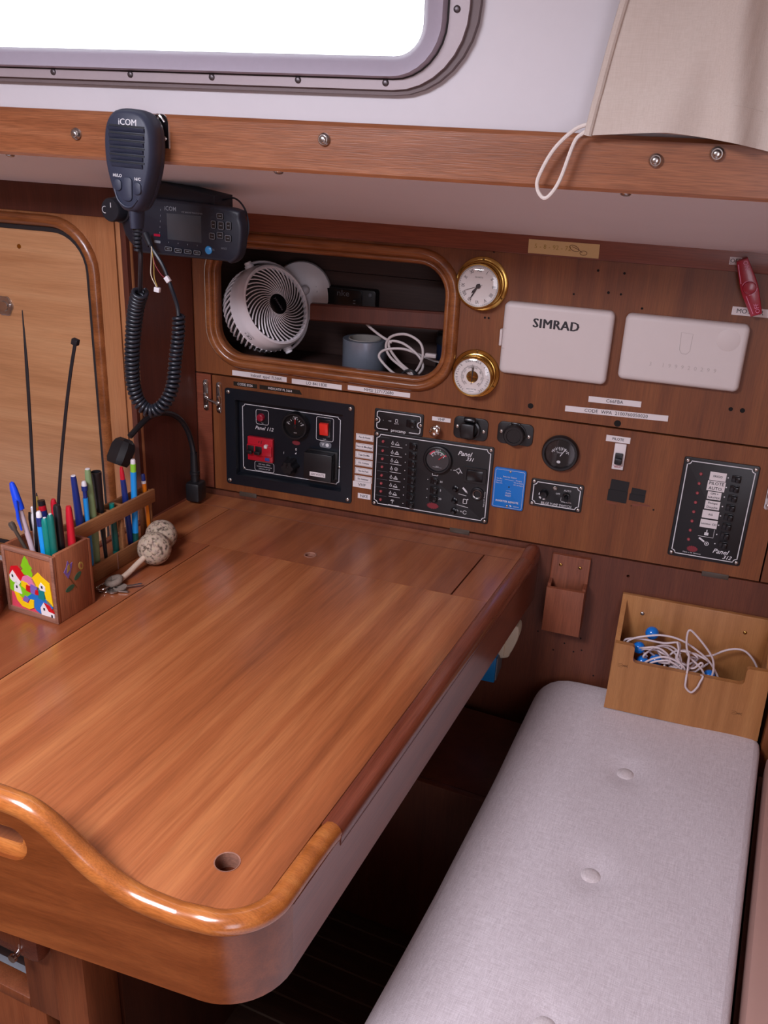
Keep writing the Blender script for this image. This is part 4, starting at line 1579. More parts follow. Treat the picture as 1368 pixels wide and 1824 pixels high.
m.lathe([(0.0046, 0), (0.0042, 0.002), (0.003, 0.0028), (0.002, 0.0018), (0, 0.0018)], 16)
m.build('pilot_lamp', 'steel', bg_)
m = MB(WALL @ T(0.019, 0.002, 0.003))
m.lathe([(0.0072, 0), (0.0065, 0.0035), (0.0045, 0.004), (0.0035, 0.004)], 16)
m.tube([(0, 0, 0.003), (0.001, -0.001, 0.010), (0.002, -0.003, 0.016)], [0.0028, 0.0033, 0.0042], 10)
m.build('toggle_switch', 'black_gloss', bg_)

# ---- pilot breaker
pb = thing('pilot_breaker', 'slim white circuit breaker with black toggle on the flap', 'switch', (-0.0695, 0, 0.9635))
m = wmb()
m.box2((-0.0102, -0.0242, 0.0002), (0.0102, 0.0242, 0.006), 0.001)
m.build('breaker_body', 'paper', pb)
m = wmb()
m.box2((-0.0068, -0.012, 0.005), (0.0068, 0.0075, 0.011), 0.001)
m.box2((-0.0062, -0.012, 0.009), (0.0062, -0.0005, 0.0165), 0.0015)
m.build('breaker_toggle', 'black', pb)
m = wmb()
m.text('MERLIN', 0.0034, 0, -0.0192, 0.0064, bold=0.02)
m.stroke([(-0.009, -0.0162), (0.009, -0.0162)], 0.0006, z=0.0063)
m.build('lettering', 'red_dark', pb)

# ---- black tape pieces
for nm, x, z, w, h, r, lab in (('a', -0.0615, 0.897, 0.034, 0.0425, 0.012, 'larger square of black tape below the slim breaker'), ('b', -0.0265, 0.895, 0.027, 0.025, 0.02, 'smaller piece of black tape right of the larger square')):
    m = wmb()
    m.poly([(-w / 2, -h / 2), (w / 2 - 0.001, -h / 2 - 0.001), (w / 2, h / 2 - 0.001), (-w / 2 + 0.0015, h / 2)], 0.0006)
    m.box2((-w / 2 - 0.001, -h / 2, 0.0002), (w / 2, -h / 2 + h * 0.52, 0.0012))
    m.build('black_tape_patch', 'black_tape', loc=(x, 0, z), rot=(0, r, 0), label=lab, cat='tape')

# ---- panel 312
p312 = plate_panel('fuse_panel', 'tall black switch panel with eight red lamps at the right of the flap', 'panel', 0.1055, 0.885, 0.1265, 0.192, inset=0.0065, notch=0.0065)
mk = wmb()
kp = wmb()
st = wmb()
TG = [('FRIGO', 0.0275, 0.0155, 0.0055, 1), ('PILOTE|AUTO.', 0.0300, 0.0185, 0.0080, 1), ('GPS +|NAVTEX', 0.0230, 0.0145, 0.0052, 1), ('Pompe|Douche', 0.0250, 0.0160, 0.0058, 1), ('AIS', 0.0280, 0.0150, 0.0055, 1), ('Lecteur CD', 0.0290, 0.0155, 0.0056, 1)]
for i in range(8):
    dz = 0.953 - i * 0.01815 - 0.885
    m = MB(WALL @ T(-0.0312, dz, 0.003))
    m.lathe([(0.0030, 0), (0.0029, 0.0012), (0.0018, 0.0026), (0, 0.003)], 12)
    m.build('indicator_lamp', 'led', p312)
    breaker_btn(p312, 0.0285, dz, 0.003, 0.0155, 0.0125)
    mk.lathe([(0, 0.0), (0.0012, 0.0)], 8, T(0.0145, dz, 0.0034))
    if i < 6:
        t, w, h, s, _ = TG[i]
        st.box2((-0.0025 - w / 2, dz - h / 2 - 0.0005, 0.0031), (-0.0025 + w / 2, dz + h / 2 - 0.0005, 0.0036))
        ln = t.split('|')
        for k, q in enumerate(ln):
            kp.text(q, s, -0.0025, dz - 0.0005 + (0 if len(ln) == 1 else (0.5 - k) * h * 0.5), 0.004, bold=0.008)
dz = 0.953 - 6 * 0.01815 - 0.885
mk.stroke([(-0.0165, dz - 0.008), (0.0095, dz - 0.008), (0.0095, dz + 0.008)], 0.0008, z=0.0034)
mk.box2((-0.0065, dz - 0.005, 0.0032), (0.0005, dz + 0.0005, 0.0034))
mk.stroke([(-0.003, dz), (-0.003, dz + 0.0058)], 0.0016, z=0.0034)
dz -= 0.0175
mk.stroke([(-0.014, dz + 0.006), (-0.004, dz - 0.0005)], 0.0032, z=0.0034)
mk.stroke(arc(0.0034, 0, 2 * PI, 14, 0.0005, dz - 0.0035), 0.0011, z=0.0034)
mk.lathe([(0, 0), (0.0014, 0)], 8, T(0.0005, dz - 0.0035, 0.0034))
script_logo(mk, 'Panel', '312', 0.026, -0.0735, 0.0125, 0.0034, 0.013, -0.0095)
mk.text('Made in W. Germany', 0.0036, -0.0215, -0.0845, 0.0034)
mk.build('lettering', 'wprint', p312)
stk = st.build('circuit_sticker', 'paper', p312)
kp.build('sticker_print', 'kprint', stk)
m = MB(WALL)
m.poly([(0.0092 * cos(a) * (1 + 0.12 * cos(14 * a)), 0.0058 * sin(a) * (1 + 0.12 * cos(14 * a))) for a in [2 * PI * k / 56 for k in range(56)]], 0.0034, T(-0.022, -0.0765, 0))
m.build('maker_mark', 'mark_red', p312)

# ================================================================== STICKERS
def sticker(text, x, z, w, h, size, label, rot=0.0, mat='paper', ink='kprint', border=False, sx=1.0, group=None, y=0.0, tx=0.0, bold=0.0, pts=None):
    m = wmb()
    m.plate(pts or [(-w / 2, -h / 2), (w / 2, -h / 2), (w / 2, h / 2), (-w / 2, h / 2)], 0.0002, 0.0007)
    o = m.build('sticker', mat, loc=(x, y, z), rot=(0, -rot, 0), label=label, cat='label', group=group)
    m = wmb()
    m.text(text, size, tx, 0, 0.0011, sx=sx, bold=bold)
    if border:
        m.stroke(rrect(w - 0.003, h - 0.0028, 0.0006, 1), 0.0004, closed=True, z=0.001)
    m.build('lettering', ink, o)
    return o


sticker('Indicatif  appel  FL5664', -0.786, 1.0235, 0.120, 0.0105, 0.0085, 'long white sticker reading Indicatif appel, left of three under the opening', tx=0.015, sx=0.85)
sticker('LO 841183E', -0.662, 1.0225, 0.106, 0.0100, 0.0088, 'white sticker reading LO, middle of three under the opening')
sticker('MMSI 227172680', -0.533, 1.0245, 0.127, 0.0090, 0.0086, 'white sticker reading MMSI, right of three under the opening')
sticker('CODE 5526', -0.8175, 1.0015, 0.0525, 0.0085, 0.0068, 'short black embossed tape reading CODE above the recessed panel', mat='dymo', ink='paper', bold=0.01)
sticker('INDICATIF FL 5664', -0.7405, 1.0015, 0.090, 0.0088, 0.0064, 'longer black embossed tape reading INDICATIF above the recessed panel', mat='dymo', ink='paper', bold=0.01,
        pts=[(-0.045, -0.0044), (0.0475, -0.0044), (0.042, 0.0044), (-0.045, 0.0044)])
sticker('C66FBA', -0.0915, 1.0625, 0.0915, 0.0105, 0.0088, 'white sticker reading C66FBA under the right blank cover', rot=0.02)
sticker('CODE  WPA  2100760050020', -0.0865, 1.0415, 0.1795, 0.0105, 0.0088, 'longest white sticker, reading CODE WPA, above the flap', rot=0.03)
sticker('VHF', -0.405, 0.9860, 0.0365, 0.0080, 0.0080, 'tiny white sticker reading VHF above the chrome knob')
sticker('PILOTE', -0.0757, 0.9945, 0.0425, 0.0115, 0.0066, 'white sticker reading PILOTE above the slim breaker', bold=0.01)
sticker('OFF', 0.0650, 1.3190, 0.0185, 0.0120, 0.0092, 'small white sticker reading OFF above the red key', border=True, y=-0.0062)
sticker('MOTEUR', 0.107, 1.2400, 0.066, 0.0135, 0.0105, 'white sticker reading MOTEUR half behind the red key', tx=-0.005)
for z, t, lab in ((0.9275, 'Feu de Route', 'white framed sticker at the top of the column left of the wide panel'),
                  (0.9080, 'Feux de Mouillage', 'second white framed sticker from the top left of the wide panel'),
                  (0.8905, 'Tube De Mât', 'third white framed sticker from the top left of the wide panel'),
                  (0.8740, 'Ecl. Compas', 'fourth white framed sticker from the top left of the wide panel'),
                  (0.8565, 'Feu de Pont', 'fifth white framed sticker from the top left of the wide panel'),
                  (0.8395, 'Ecl. Intérieur', 'sixth white framed sticker, just above the VHF one')):
    sticker(t, -0.5578, z, 0.0365, 0.0132, 0.0055, lab, border=True, sx=0.8, bold=0.012)
sticker('VHF', -0.5600, 0.8268, 0.0390, 0.0125, 0.0092, 'white sticker reading VHF in the column left of the wide panel')
sticker('NKE', -0.5545, 0.8030, 0.0270, 0.0110, 0.0088, 'white sticker reading NKE at the foot of the column')
m = wmb()
m.plate([(-0.060, -0.0115), (0.060, -0.0115), (0.0595, 0.0115), (-0.0605, 0.0115)], 0.0002, 0.0007)
yt = m.build('masking_tape', 'yellow_tape', loc=(-0.2115, -0.0062, 1.3165), label='strip of yellow tape with faint writing stuck under the soffit', cat='tape')
m = wmb()
m.text('5 - 8 - 92 - 72', 0.0105, -0.0185, 0.0005, 0.0011, spacing=1.05)
m.build('lettering', 'gold_print', yt)
m = wmb()
m.stroke([(0.012 + 0.0085 * cos(a) * cos(-0.4) - 0.0042 * sin(a) * sin(-0.4) + 0.006, 0.002 + 0.0085 * cos(a) * sin(-0.4) + 0.0042 * sin(a) * cos(-0.4)) for a in [2 * PI * k / 20 for k in range(20)]], 0.0009, closed=True, z=0.0011)
m.stroke([(0.034 + 0.006 * cos(a), -0.0045 + 0.0035 * sin(a)) for a in [2 * PI * k / 16 for k in range(16)]], 0.0009, closed=True, z=0.0011)
m.stroke([(0.014, 0.0045), (0.024, 0.001), (0.032, -0.004)], 0.0008, z=0.0011)
m.build('scribble', 'brown_i', yt)

# ================================================================== CLOCK AND BAROMETER
ROM = ['XII', 'I', 'II', 'III', 'IIII', 'V', 'VI', 'VII', 'VIII', 'IX', 'X', 'XI']


def brass_case(name, label, x, z, r):
    t = thing(name, label, 'clock' if name == 'ship_clock' else 'barometer', (x, 0, z))
    m = wmb()
    k = r / 0.0475
    m.lathe([(q * k, h) for q, h in ((0.0475, 0.0002), (0.0475, 0.002), (0.0465, 0.003), (0.041, 0.0035), (0.0400, 0.006), (0.0385, 0.0065), (0.0385, 0.0235), (0.0395, 0.025), (0.0395, 0.030), (0.0385, 0.0315), (0.0362, 0.0318), (0.0358, 0.0285))], 44)
    c = m.build('brass_case', 'brass', t, ang=40)
    for a in (PI / 2, PI / 2 + 2.09, PI / 2 - 2.09):
        screw(t, 0.0436 * k * cos(a), -0.0033, 0.0436 * k * sin(a), 0.0018, 'brass_dark')
    m = wmb()
    m.disc(0.0362 * k, 0.0286, 40)
    m.build('dial', 'dial_white', t)
    m = wmb()
    m.lathe([(0.0360 * k, 0.0300), (0.030 * k, 0.0322), (0.018 * k, 0.0338), (0, 0.0345)], 36)
    m.build('glass_dome', 'glass', t)
    return t


ck = brass_case('ship_clock', 'round brass wall clock with roman numerals, upper of the two brass instruments', -0.3485, 1.2445, 0.0475)
m = MB(WALL @ T(0, 0, 0.0290))
m.stroke([(0.0342 * cos(a), 0.0342 * sin(a)) for a in [2 * PI * k / 48 for k in range(48)]], 0.0003, closed=True)
for i, t in enumerate(ROM):
    a = PI / 2 - i * PI / 6
    m.text(t, 0.0088, 0.0272 * cos(a), 0.0272 * sin(a), 0, rot=a - PI / 2, sx=0.75, bold=0.004)
for i in range(60):
    a = i * PI / 30
    m.stroke([(0.0325 * cos(a), 0.0325 * sin(a)), (0.0342 * cos(a), 0.0342 * sin(a))], 0.0004)
m.text('QUARTZ', 0.0036, 0, 0.0150, 0)
m.build('dial_print', 'kprint', ck)


def hand(a, l, w, zz, name, par, tail=0.006):
    m = MB(WALL @ T(0, 0, zz))
    d = Vector((sin(a), cos(a)))
    p = Vector((d.y, -d.x))
    q = lambda s, e: (d.x * s + p.x * e, d.y * s + p.y * e)
    m.poly([q(-tail, w * 0.5), q(-tail, -w * 0.5), q(l * 0.72, -w), q(l, 0), q(l * 0.72, w)])
    m.build(name, 'kprint', par)


hand(math.radians(221), 0.018, 0.0019, 0.0296, 'hour_hand', ck, 0.004)
hand(math.radians(210), 0.0275, 0.0012, 0.0301, 'minute_hand', ck, 0.005)
hand(math.radians(250), 0.0275, 0.0004, 0.0305, 'second_hand', ck, 0.008)
m = MB(WALL @ T(0, 0, 0.0290))
m.cyl(0.0040, 0, 0.0022, 18)
m.build('hand_hub', 'kprint', ck)

bt = brass_case('aneroid_barometer', 'round brass wall barometer with french weather words, below the clock', -0.3460, 1.0830, 0.0445)
m = MB(WALL @ T(0, 0, 0.0290))


def arc_text(mb, s, r, amid, step, size):
    for i, c in enumerate(s):
        if c != ' ':
            a = amid - (i - (len(s) - 1) / 2) * step
            mb.text(c, size, r * cos(a), r * sin(a), 0, rot=a - PI / 2)


arc_text(m, 'VARIABLE', 0.0290, PI / 2, 0.135, 0.0056)
arc_text(m, 'PLUIE', 0.0290, math.radians(157), 0.16, 0.0054)
arc_text(m, 'BEAU', 0.0290, math.radians(27), 0.17, 0.0054)
arc_text(m, 'TEMPETE', 0.0290, math.radians(212), 0.145, 0.0050)
arc_text(m, 'TRES SEC', 0.0290, math.radians(-32), 0.135, 0.0050)
for k in range(60):
    a = math.radians(-50 + 280 * k / 59)
    m.stroke([(0.0195 * cos(a), 0.0195 * sin(a)), ((0.0225 if k % 5 == 0 else 0.0212) * cos(a), (0.0225 if k % 5 == 0 else 0.0212) * sin(a))], 0.0004)
m.stroke([(0.0195 * cos(math.radians(a)), 0.0195 * sin(math.radians(a))) for a in range(-50, 231, 7)], 0.0003)
for k in range(8):
    a = math.radians(-45 + 270 * k / 7)
    m.text(str(960 + 10 * k), 0.0036, 0.0168 * cos(a), 0.0168 * sin(a), 0, rot=a - PI / 2)
m.text('BAROMETRE', 0.0032, 0, -0.0235, 0)
m.text('MARINE', 0.0026, 0, -0.0275, 0)
m.build('dial_print', 'kprint', bt)
m = MB(WALL @ T(0, 0, 0.0288))
m.lathe([(0.0110, 0.0003), (0.0108, 0.0008), (0.0098, 0.0004), (0, 0.0004)], 28)
m.build('movement_window', 'brass_dark', bt)
m = MB(WALL @ T(0, 0, 0.0294))
m.box2((-0.0098, -0.0013, 0), (0.0098, 0.0013, 0.0006))
m.box2((-0.005, -0.0085, 0), (-0.001, 0.0, 0.0006))
m.build('movement_bridge', 'brass', bt)
hand(math.radians(4), 0.0225, 0.0009, 0.0302, 'pressure_hand', bt, 0.014)
hand(math.radians(-4), 0.0230, 0.0006, 0.0306, 'setting_hand', bt, 0.0)

# ================================================================== INSTRUMENT COVERS
def cover(x, z, w, h, rc, d, rot, label):
    t = thing('instrument_cover', label, 'cover', (x, 0, z), (0, rot, 0))
    m = wmb()
    q = lambda e: rrect(w - 2 * e, h - 2 * e, max(rc - e, 0.002), 6)
    m.loft([[(a, b, zz) for a, b in q(e)] for e, zz in ((0.0, 0.0003), (0.0, d * 0.55), (0.0015, d * 0.8), (0.005, d * 0.97), (0.009, d))], True, True)
    m.build('shell', 'cover', t, ang=70)
    return t


c1 = cover(-0.2065, 1.1565, 0.191, 0.128, 0.010, 0.016, 0.0, 'off-white instrument cover lettered SIMRAD with a side latch'.replace('SIMRAD', 'in black'))
m = wmb()
for q_ in (-0.0009, -0.0004, 0.0, 0.0004, 0.0009):
    m.text('SIMRAD', 0.0225, -0.0015 + q_, 0.0315 + abs(q_) * 0.3, 0.0163 + q_ * 0.1, sx=0.97, spacing=1.08)
m.build('lettering', 'kprint', c1)
m = wmb()
m.stroke([(-0.094, 0.018), (-0.080, 0.018), (-0.079, 0.016), (-0.079, -0.016), (-0.080, -0.018), (-0.094, -0.018)], 0.0007, z=0.0158)
m.build('latch_groove', 'cover_dark', c1)
m = wmb()
m.box2((-0.0995, -0.015, 0.004), (-0.0945, 0.015, 0.0155), 0.002)
m.build('side_latch', 'cover', c1)
c2 = cover(0.0075, 1.1640, 0.200, 0.113, 0.010, 0.018, 0.0, 'plain white instrument cover with a faint embossed mark, right of the lettered one')
m = wmb()
m.stroke([(-0.0065, 0.035), (0.0125, 0.034), (0.0118, 0.005), (0.007, -0.0005), (-0.001, 0.0), (-0.005, 0.006)], 0.0009, closed=True, z=0.0183)
for i, c in enumerate('3 199920299'):
    if c != ' ':
        m.text(c, 0.0095, -0.048 + i * 0.0105, -0.0235, 0.0183)
m.build('embossed_mark', 'cover_dark', c2)
m = wmb()
m.lathe([(0.019, 0.0178), (0.0175, 0.0184), (0, 0.0186)], 30, T(0.069, 0.030, 0))
m.build('boss', 'cover', c2)

# ================================================================== RED BATTERY KEY
ky = thing('battery_key', 'crimson ON OFF battery switch key at the right end of the panel wall', 'switch', (0.0925, 0, 1.2815))
m = wmb()
m.cyl(0.0095, 0.0002, 0.010, 24)
m.build('switch_base', 'red_dark', ky)
m = MB(WALL @ RZ(math.radians(24)))
hx = [(-0.0088, 0.046), (0.0088, 0.046), (0.0130, 0.010), (0.0135, 0.0), (0.0130, -0.010), (0.0088, -0.046), (-0.0088, -0.046), (-0.0130, -0.010), (-0.0135, 0.0), (-0.0130, 0.010)]
m.plate(hx, 0.010, 0.026, bev=0.002)
m.lathe([(0.0105, 0.0255), (0.0095, 0.0285), (0.005, 0.0295), (0, 0.0295)], 20)
m.build('key_body', 'red_dark', ky)
m = MB(WALL @ RZ(math.radians(24)))
m.text('ON', 0.0098, 0.0035, 0.0360, 0.0264, rot=-PI / 2)
m.text('OFF', 0.0092, 0.0035, -0.0350, 0.0264, rot=PI / 2)
m.stroke(arc(0.0115, PI * 0.3, PI * 0.8, 8), 0.0007, z=0.0264)
m.stroke(arc(0.0115, -PI * 0.6, -PI * 0.1, 8), 0.0007, z=0.0264)
m.stroke([(-0.0072, 0.041), (-0.0105, 0.010)], 0.0011, z=0.0264)
m.stroke([(-0.0075, -0.011), (-0.0045, -0.042)], 0.0011, z=0.0264)
m.build('lettering', 'pink_i', ky)

# ================================================================== WOODEN POCKET
pk = thing('wooden_pocket', 'small open wooden pocket screwed to the wall beside the table', 'holder', (-0.128, 0, 0.603))
m = wmb()
m.plate(rrect(0.073, 0.151, 0.002, 2, 0, 0.0755), 0.0003, 0.010, bev=0.0015)
m.build('back_board', 'pocket', pk)
m = wmb()
m.plate([(-0.0365, 0.0), (0.0365, -0.001), (0.035, 0.095), (-0.0365, 0.094)], 0.034, 0.042, bev=0.001)
m.build('front_board', 'pocket', pk)
m = wmb()
for s in (-1, 1):
    m.box2((s * 0.0360, 0.004, 0.010), (s * 0.0300, 0.100 if s < 0 else 0.099, 0.034))
m.box2((-0.030, 0.004, 0.010), (0.030, 0.011, 0.034))
m.build('side_board', 'pocket', pk)
for x in (-0.0185, 0.0185):
    screw(pk, x, -0.010, 0.131, 0.0032, 'brass')

# ================================================================== BAMBOO BOX WITH CABLE
bx = thing('bamboo_box', 'bamboo box with notched front holding a white cable, on the cushion against the wall', 'box', (-0.024, 0, 0.4905))
m = wmb()
m.box2((0.0, 0.002, 0.0004), (0.277, 0.2065, 0.011), 0.0015)
m.build('back_board', 'bamboo', bx)
m = wmb()
n0, n1, nz = 0.042, 0.229, 0.110
fr = [(0.0, 0.002), (0.277, 0.0), (0.273, 0.146), (n1 + 0.011, 0.1445)] + arc(0.005, PI / 2, PI, 4, n1 + 0.009, 0.1395) + arc(0.008, 0, -PI / 2, 4, n1 - 0.004, nz + 0.004 + 0.004) \
    + arc(0.008, -PI / 2, -PI, 4, n0 + 0.004, nz + 0.008) + arc(0.007, 0, PI / 2, 4, n0 - 0.011, 0.1375) + [(0.003, 0.1445)]
m.holed(fr, [], 0.081, 0.092)
m.build('front_board', 'bamboo', bx)
for x0, x1 in ((0.0005, 0.0095), (0.2650, 0.2745)):
    m = MB(Matrix(((0, 0, 1, 0), (-1, 0, 0, 0), (0, 1, 0, 0), (0, 0, 0, 1))))
    m.plate([(0.011, 0.0025), (0.081, 0.0025), (0.081, 0.145), (0.011, 0.196)], x0, x1)
    m.build('side_board', 'bamboo', bx)
m = wmb()
m.box2((0.0095, 0.003, 0.011), (0.265, 0.010, 0.081))
m.build('bottom_board', 'bamboo', bx)
screw(bx, 0.041, -0.011, 0.173, 0.0038, 'steel')
screw(bx, 0.226, -0.011, 0.173, 0.0034, 'brass')
for x, z in ((0.022, 0.100), (0.232, 0.050)):
    m = wmb()
    for k in range(3):
        m.stroke([(x - 0.009, z + k * 0.003 - 0.003), (x - 0.002, z + k * 0.0036 - 0.004), (x + 0.004, z - k * 0.002 + 0.002), (x + 0.009, z + k * 0.003 - 0.003)], 0.0007, z=0.0923)
    m.build('bamboo_knot', 'brown_i', bx)
cbl = thing('white_cable', 'tangled thin white cable spilling over the bamboo box front', 'cable', (0.08, -0.055, 0.505))
CB = T(-0.08, 0.055, -0.505)
paths = [
    [(0.120, -0.070, 0.580), (0.138, -0.090, 0.602), (0.135, -0.0975, 0.590), (0.132, -0.099, 0.580), (0.124, -0.099, 0.568), (0.113, -0.099, 0.576), (0.111, -0.098, 0.590), (0.111, -0.085, 0.608), (0.109, -0.085, 0.633), (0.102, -0.085, 0.651),
     (0.099, -0.085, 0.675), (0.102, -0.085, 0.686), (0.114, -0.085, 0.678), (0.134, -0.085, 0.658), (0.149, -0.082, 0.637), (0.155, -0.078, 0.613), (0.153, -0.075, 0.585), (0.14, -0.06, 0.56)],
    [(-0.006, -0.06, 0.585), (-0.004, -0.070, 0.622), (0.007, -0.070, 0.638), (0.033, -0.070, 0.650), (0.059, -0.070, 0.657), (0.089, -0.070, 0.655), (0.120, -0.070, 0.641), (0.149, -0.068, 0.618), (0.171, -0.066, 0.583), (0.175, -0.06, 0.56)],
    [(-0.008, -0.055, 0.590), (-0.008, -0.060, 0.622), (0.000, -0.062, 0.632), (0.023, -0.062, 0.637), (0.062, -0.060, 0.636), (0.090, -0.060, 0.642), (0.091, -0.060, 0.614), (0.089, -0.060, 0.58)],
    [(0.120, -0.04, 0.60), (0.139, -0.040, 0.614), (0.153, -0.040, 0.620), (0.171, -0.040, 0.634), (0.190, -0.040, 0.642), (0.207, -0.040, 0.640), (0.224, -0.040, 0.624), (0.235, -0.040, 0.602), (0.236, -0.045, 0.575)],
    [(0.028, -0.075, 0.580), (0.034, -0.078, 0.596), (0.050, -0.078, 0.610), (0.070, -0.078, 0.618), (0.092, -0.078, 0.613), (0.106, -0.077, 0.602), (0.105, -0.075, 0.588), (0.094, -0.07, 0.58)],
    [(0.040, -0.075, 0.582), (0.046, -0.076, 0.598), (0.060, -0.076, 0.606), (0.076, -0.076, 0.610), (0.094, -0.076, 0.603), (0.103, -0.074, 0.590), (0.10, -0.07, 0.575)],
    [(0.020, -0.06, 0.615), (0.030, -0.072, 0.625), (0.051, -0.074, 0.632), (0.069, -0.074, 0.625), (0.079, -0.074, 0.612), (0.076, -0.074, 0.604), (0.06, -0.07, 0.60)],
    [(0.085, -0.070, 0.650), (0.090, -0.076, 0.637), (0.090, -0.077, 0.620), (0.101, -0.077, 0.605), (0.099, -0.076, 0.592), (0.09, -0.07, 0.575)],
    [(0.070, -0.076, 0.588), (0.080, -0.078, 0.597), (0.090, -0.078, 0.595), (0.093, -0.078, 0.588), (0.085, -0.078, 0.586), (0.077, -0.0785, 0.591), (0.084, -0.0785, 0.598), (0.100, -0.077, 0.587), (0.11, -0.07, 0.575)],
    [(0.104, -0.07, 0.632), (0.112, -0.075, 0.625), (0.124, -0.075, 0.616), (0.137, -0.075, 0.604), (0.143, -0.072, 0.588), (0.14, -0.06, 0.57)],
    [(0.090, -0.068, 0.630), (0.098, -0.074, 0.635), (0.109, -0.075, 0.632), (0.111, -0.075, 0.607), (0.122, -0.075, 0.605), (0.132, -0.074, 0.618), (0.136, -0.073, 0.614), (0.131, -0.07, 0.602), (0.12, -0.06, 0.58)],
]
rnd = random.Random(5)
for k in range(11):
    cx, cz_ = 0.085 + rnd.uniform(-0.03, 0.04), 0.600 + rnd.uniform(-0.012, 0.014)
    ra, rb_, ph, ti = rnd.uniform(0.018, 0.036), rnd.uniform(0.008, 0.018), rnd.uniform(0, 6), rnd.uniform(-0.8, 0.8)
    paths.append([(cx + ra * cos(a) * cos(ti) - rb_ * sin(a) * sin(ti), -0.062 + 0.010 * sin(a * 2 + ph), cz_ + ra * cos(a) * sin(ti) + rb_ * sin(a) * cos(ti)) for a in [ph + 5.2 * j / 9 for j in range(10)]])
for p in paths:
    m = MB(CB)
    m.tube(catmull(p, 5), 0.0019, 7)
    m.build('cable_loop', 'cable_white', cbl)
for i, (x, y, z, r, lab) in enumerate([(0.040, -0.045, 0.644, 0.0125, 'blue ball standing highest at the back of the bamboo box'), (0.021, -0.055, 0.614, 0.0115, 'blue ball second from the top at the left of the white cable'),
                                       (0.031, -0.062, 0.590, 0.0115, 'blue ball lowest at the left corner of the box notch'), (0.055, -0.052, 0.592, 0.0120, 'blue ball behind the fan of white cable loops'),
                                       (0.152, -0.055, 0.584, 0.0115, 'lone blue ball at the right of the white cable')]):
    m = MB()
    m.sphere((0, 0, r), r, 22)
    m.build('blue_ball', 'blue_ball', loc=(x, y, z - r), label=lab, cat='ball', group='blue balls in the bamboo box')

# ================================================================== OPEN LOCKER CONTENTS
N_ = Vector((0.83, -0.40, 0.39)).normalized()
Xf = (0.61 * R_ - 0.79 * U_)
Xf = (Xf - N_ * Xf.dot(N_)).normalized()
Yf = N_.cross(Xf)
fo = Vector((-0.776, 0.062, 1.157))
fan = thing('electric_fan', 'round white desk fan with curved grille blades in the open locker', 'fan', fo)
FM = frame((0, 0, 0), N_, Xf)
m = MB(FM)
m.lathe([(0.0725, -0.010), (0.0735, 0.0), (0.0765, 0.0025), (0.0800, 0.001), (0.0815, -0.004), (0.0845, -0.010), (0.0860, -0.020), (0.0862, -0.038), (0.0847, -0.0385)], 56)
m.build('fan_housing', 'fan', fan, ang=50)
m = MB(FM)
m.lathe([(0.0725, -0.006), (0.072, -0.02), (0, -0.022)], 40)
m.lathe([(0.0825, -0.038), (0.0815, -0.054), (0.074, -0.074), (0.058, -0.087), (0, -0.090)], 40)
m.build('fan_inside', 'fan_dark', fan)
m = MB(FM)
for k in range(38):
    a = 2 * PI * k / 38
    pts = []
    for t in range(9):
        q = t / 8
        r = 0.0195 + (0.0735 - 0.0195) * q
        aa = a + 1.15 * q ** 0.75
        pts.append((r * cos(aa), r * sin(aa), 0.0005 + 0.0035 * (1 - q)))
    m.tube(pts, [0.0008 + 0.0006 * t / 8 for t in range(9)], 5, sy=1.6, up=(0, 0, 1))
m.build('front_grille', 'fan', fan, kind='stuff')
m = MB(FM)
for k in range(46):
    a = 2 * PI * k / 46
    pts = [((rr) * cos(a + t * 0.30), rr * sin(a + t * 0.30), h) for t, rr, h in ((0, 0.0858, -0.037), (0.3, 0.0855, -0.053), (0.65, 0.079, -0.072), (1, 0.066, -0.0865), (1.2, 0.05, -0.0905))]
    m.tube(pts, 0.0019, 5)
m.lathe([(0.055, -0.0885), (0.050, -0.0925), (0, -0.0935)], 36)
m.build('rear_grille', 'fan', fan, kind='stuff')
m = MB(FM)
m.lathe([(0.0205, 0.002), (0.0205, 0.0055), (0.0185, 0.0065), (0, 0.0068)], 32)
hb = m.build('hub_badge', 'black_gloss', fan)
m = MB(FM @ RZ(0.15))
m.text('yoowins', 0.0088, 0, 0, 0.0071)
m.build('lettering', 'gprint', hb)
for k in range(5):
    pass
for s in (1, -1):
    m = MB(frame(Xf * s * 0.0855 - N_ * 0.028, Xf * s, N_))
    m.lathe([(0.0095, -0.002), (0.0095, 0.006), (0.0075, 0.0065), (0.0075, 0.0115), (0.0065, 0.0125), (0, 0.0125)], 20)
    m.build('pivot_knob', 'fan', fan)
m = MB()
Yk = (Yf * 0.92 + N_ * 0.05).normalized()
m.tube([Xf * 0.093 * cos(a) + Yk * 0.095 * sin(a) - N_ * 0.028 for a in [PI * k / 24 for k in range(25)]], 0.0028, 10, sy=2.6, up=N_)
m.build('yoke', 'fan', fan, ang=60)
bo = Vector((-0.776, 0.188, 1.166)) - fo
bn = Vector((0.28, -0.93, 0.10)).normalized()
m = MB(frame(bo, bn))
m.lathe([(0.0, -0.010), (0.060, -0.010), (0.0625, -0.006), (0.0625, 0.002), (0.060, 0.008), (0.050, 0.0125), (0.030, 0.0155), (0, 0.0165)], 40)
m.build('fan_base', 'fan', fan)
m = MB()
m.tube(catmull([Yk * 0.095 - N_ * 0.028, Yk * 0.103 - N_ * 0.026 + Vector((0, 0, 0.001)), bo + bn * 0.012], 5), 0.010, 14)
m.build('base_neck', 'fan', fan)
m = MB(frame(bo + bn * 0.0135, bn))
m.stroke([(0.018, 0.020), (0.030, 0.012), (0.026, 0.004), (0.034, 0.002)], 0.004, z=0.0015)
m.build('base_print', 'gprint', fan)
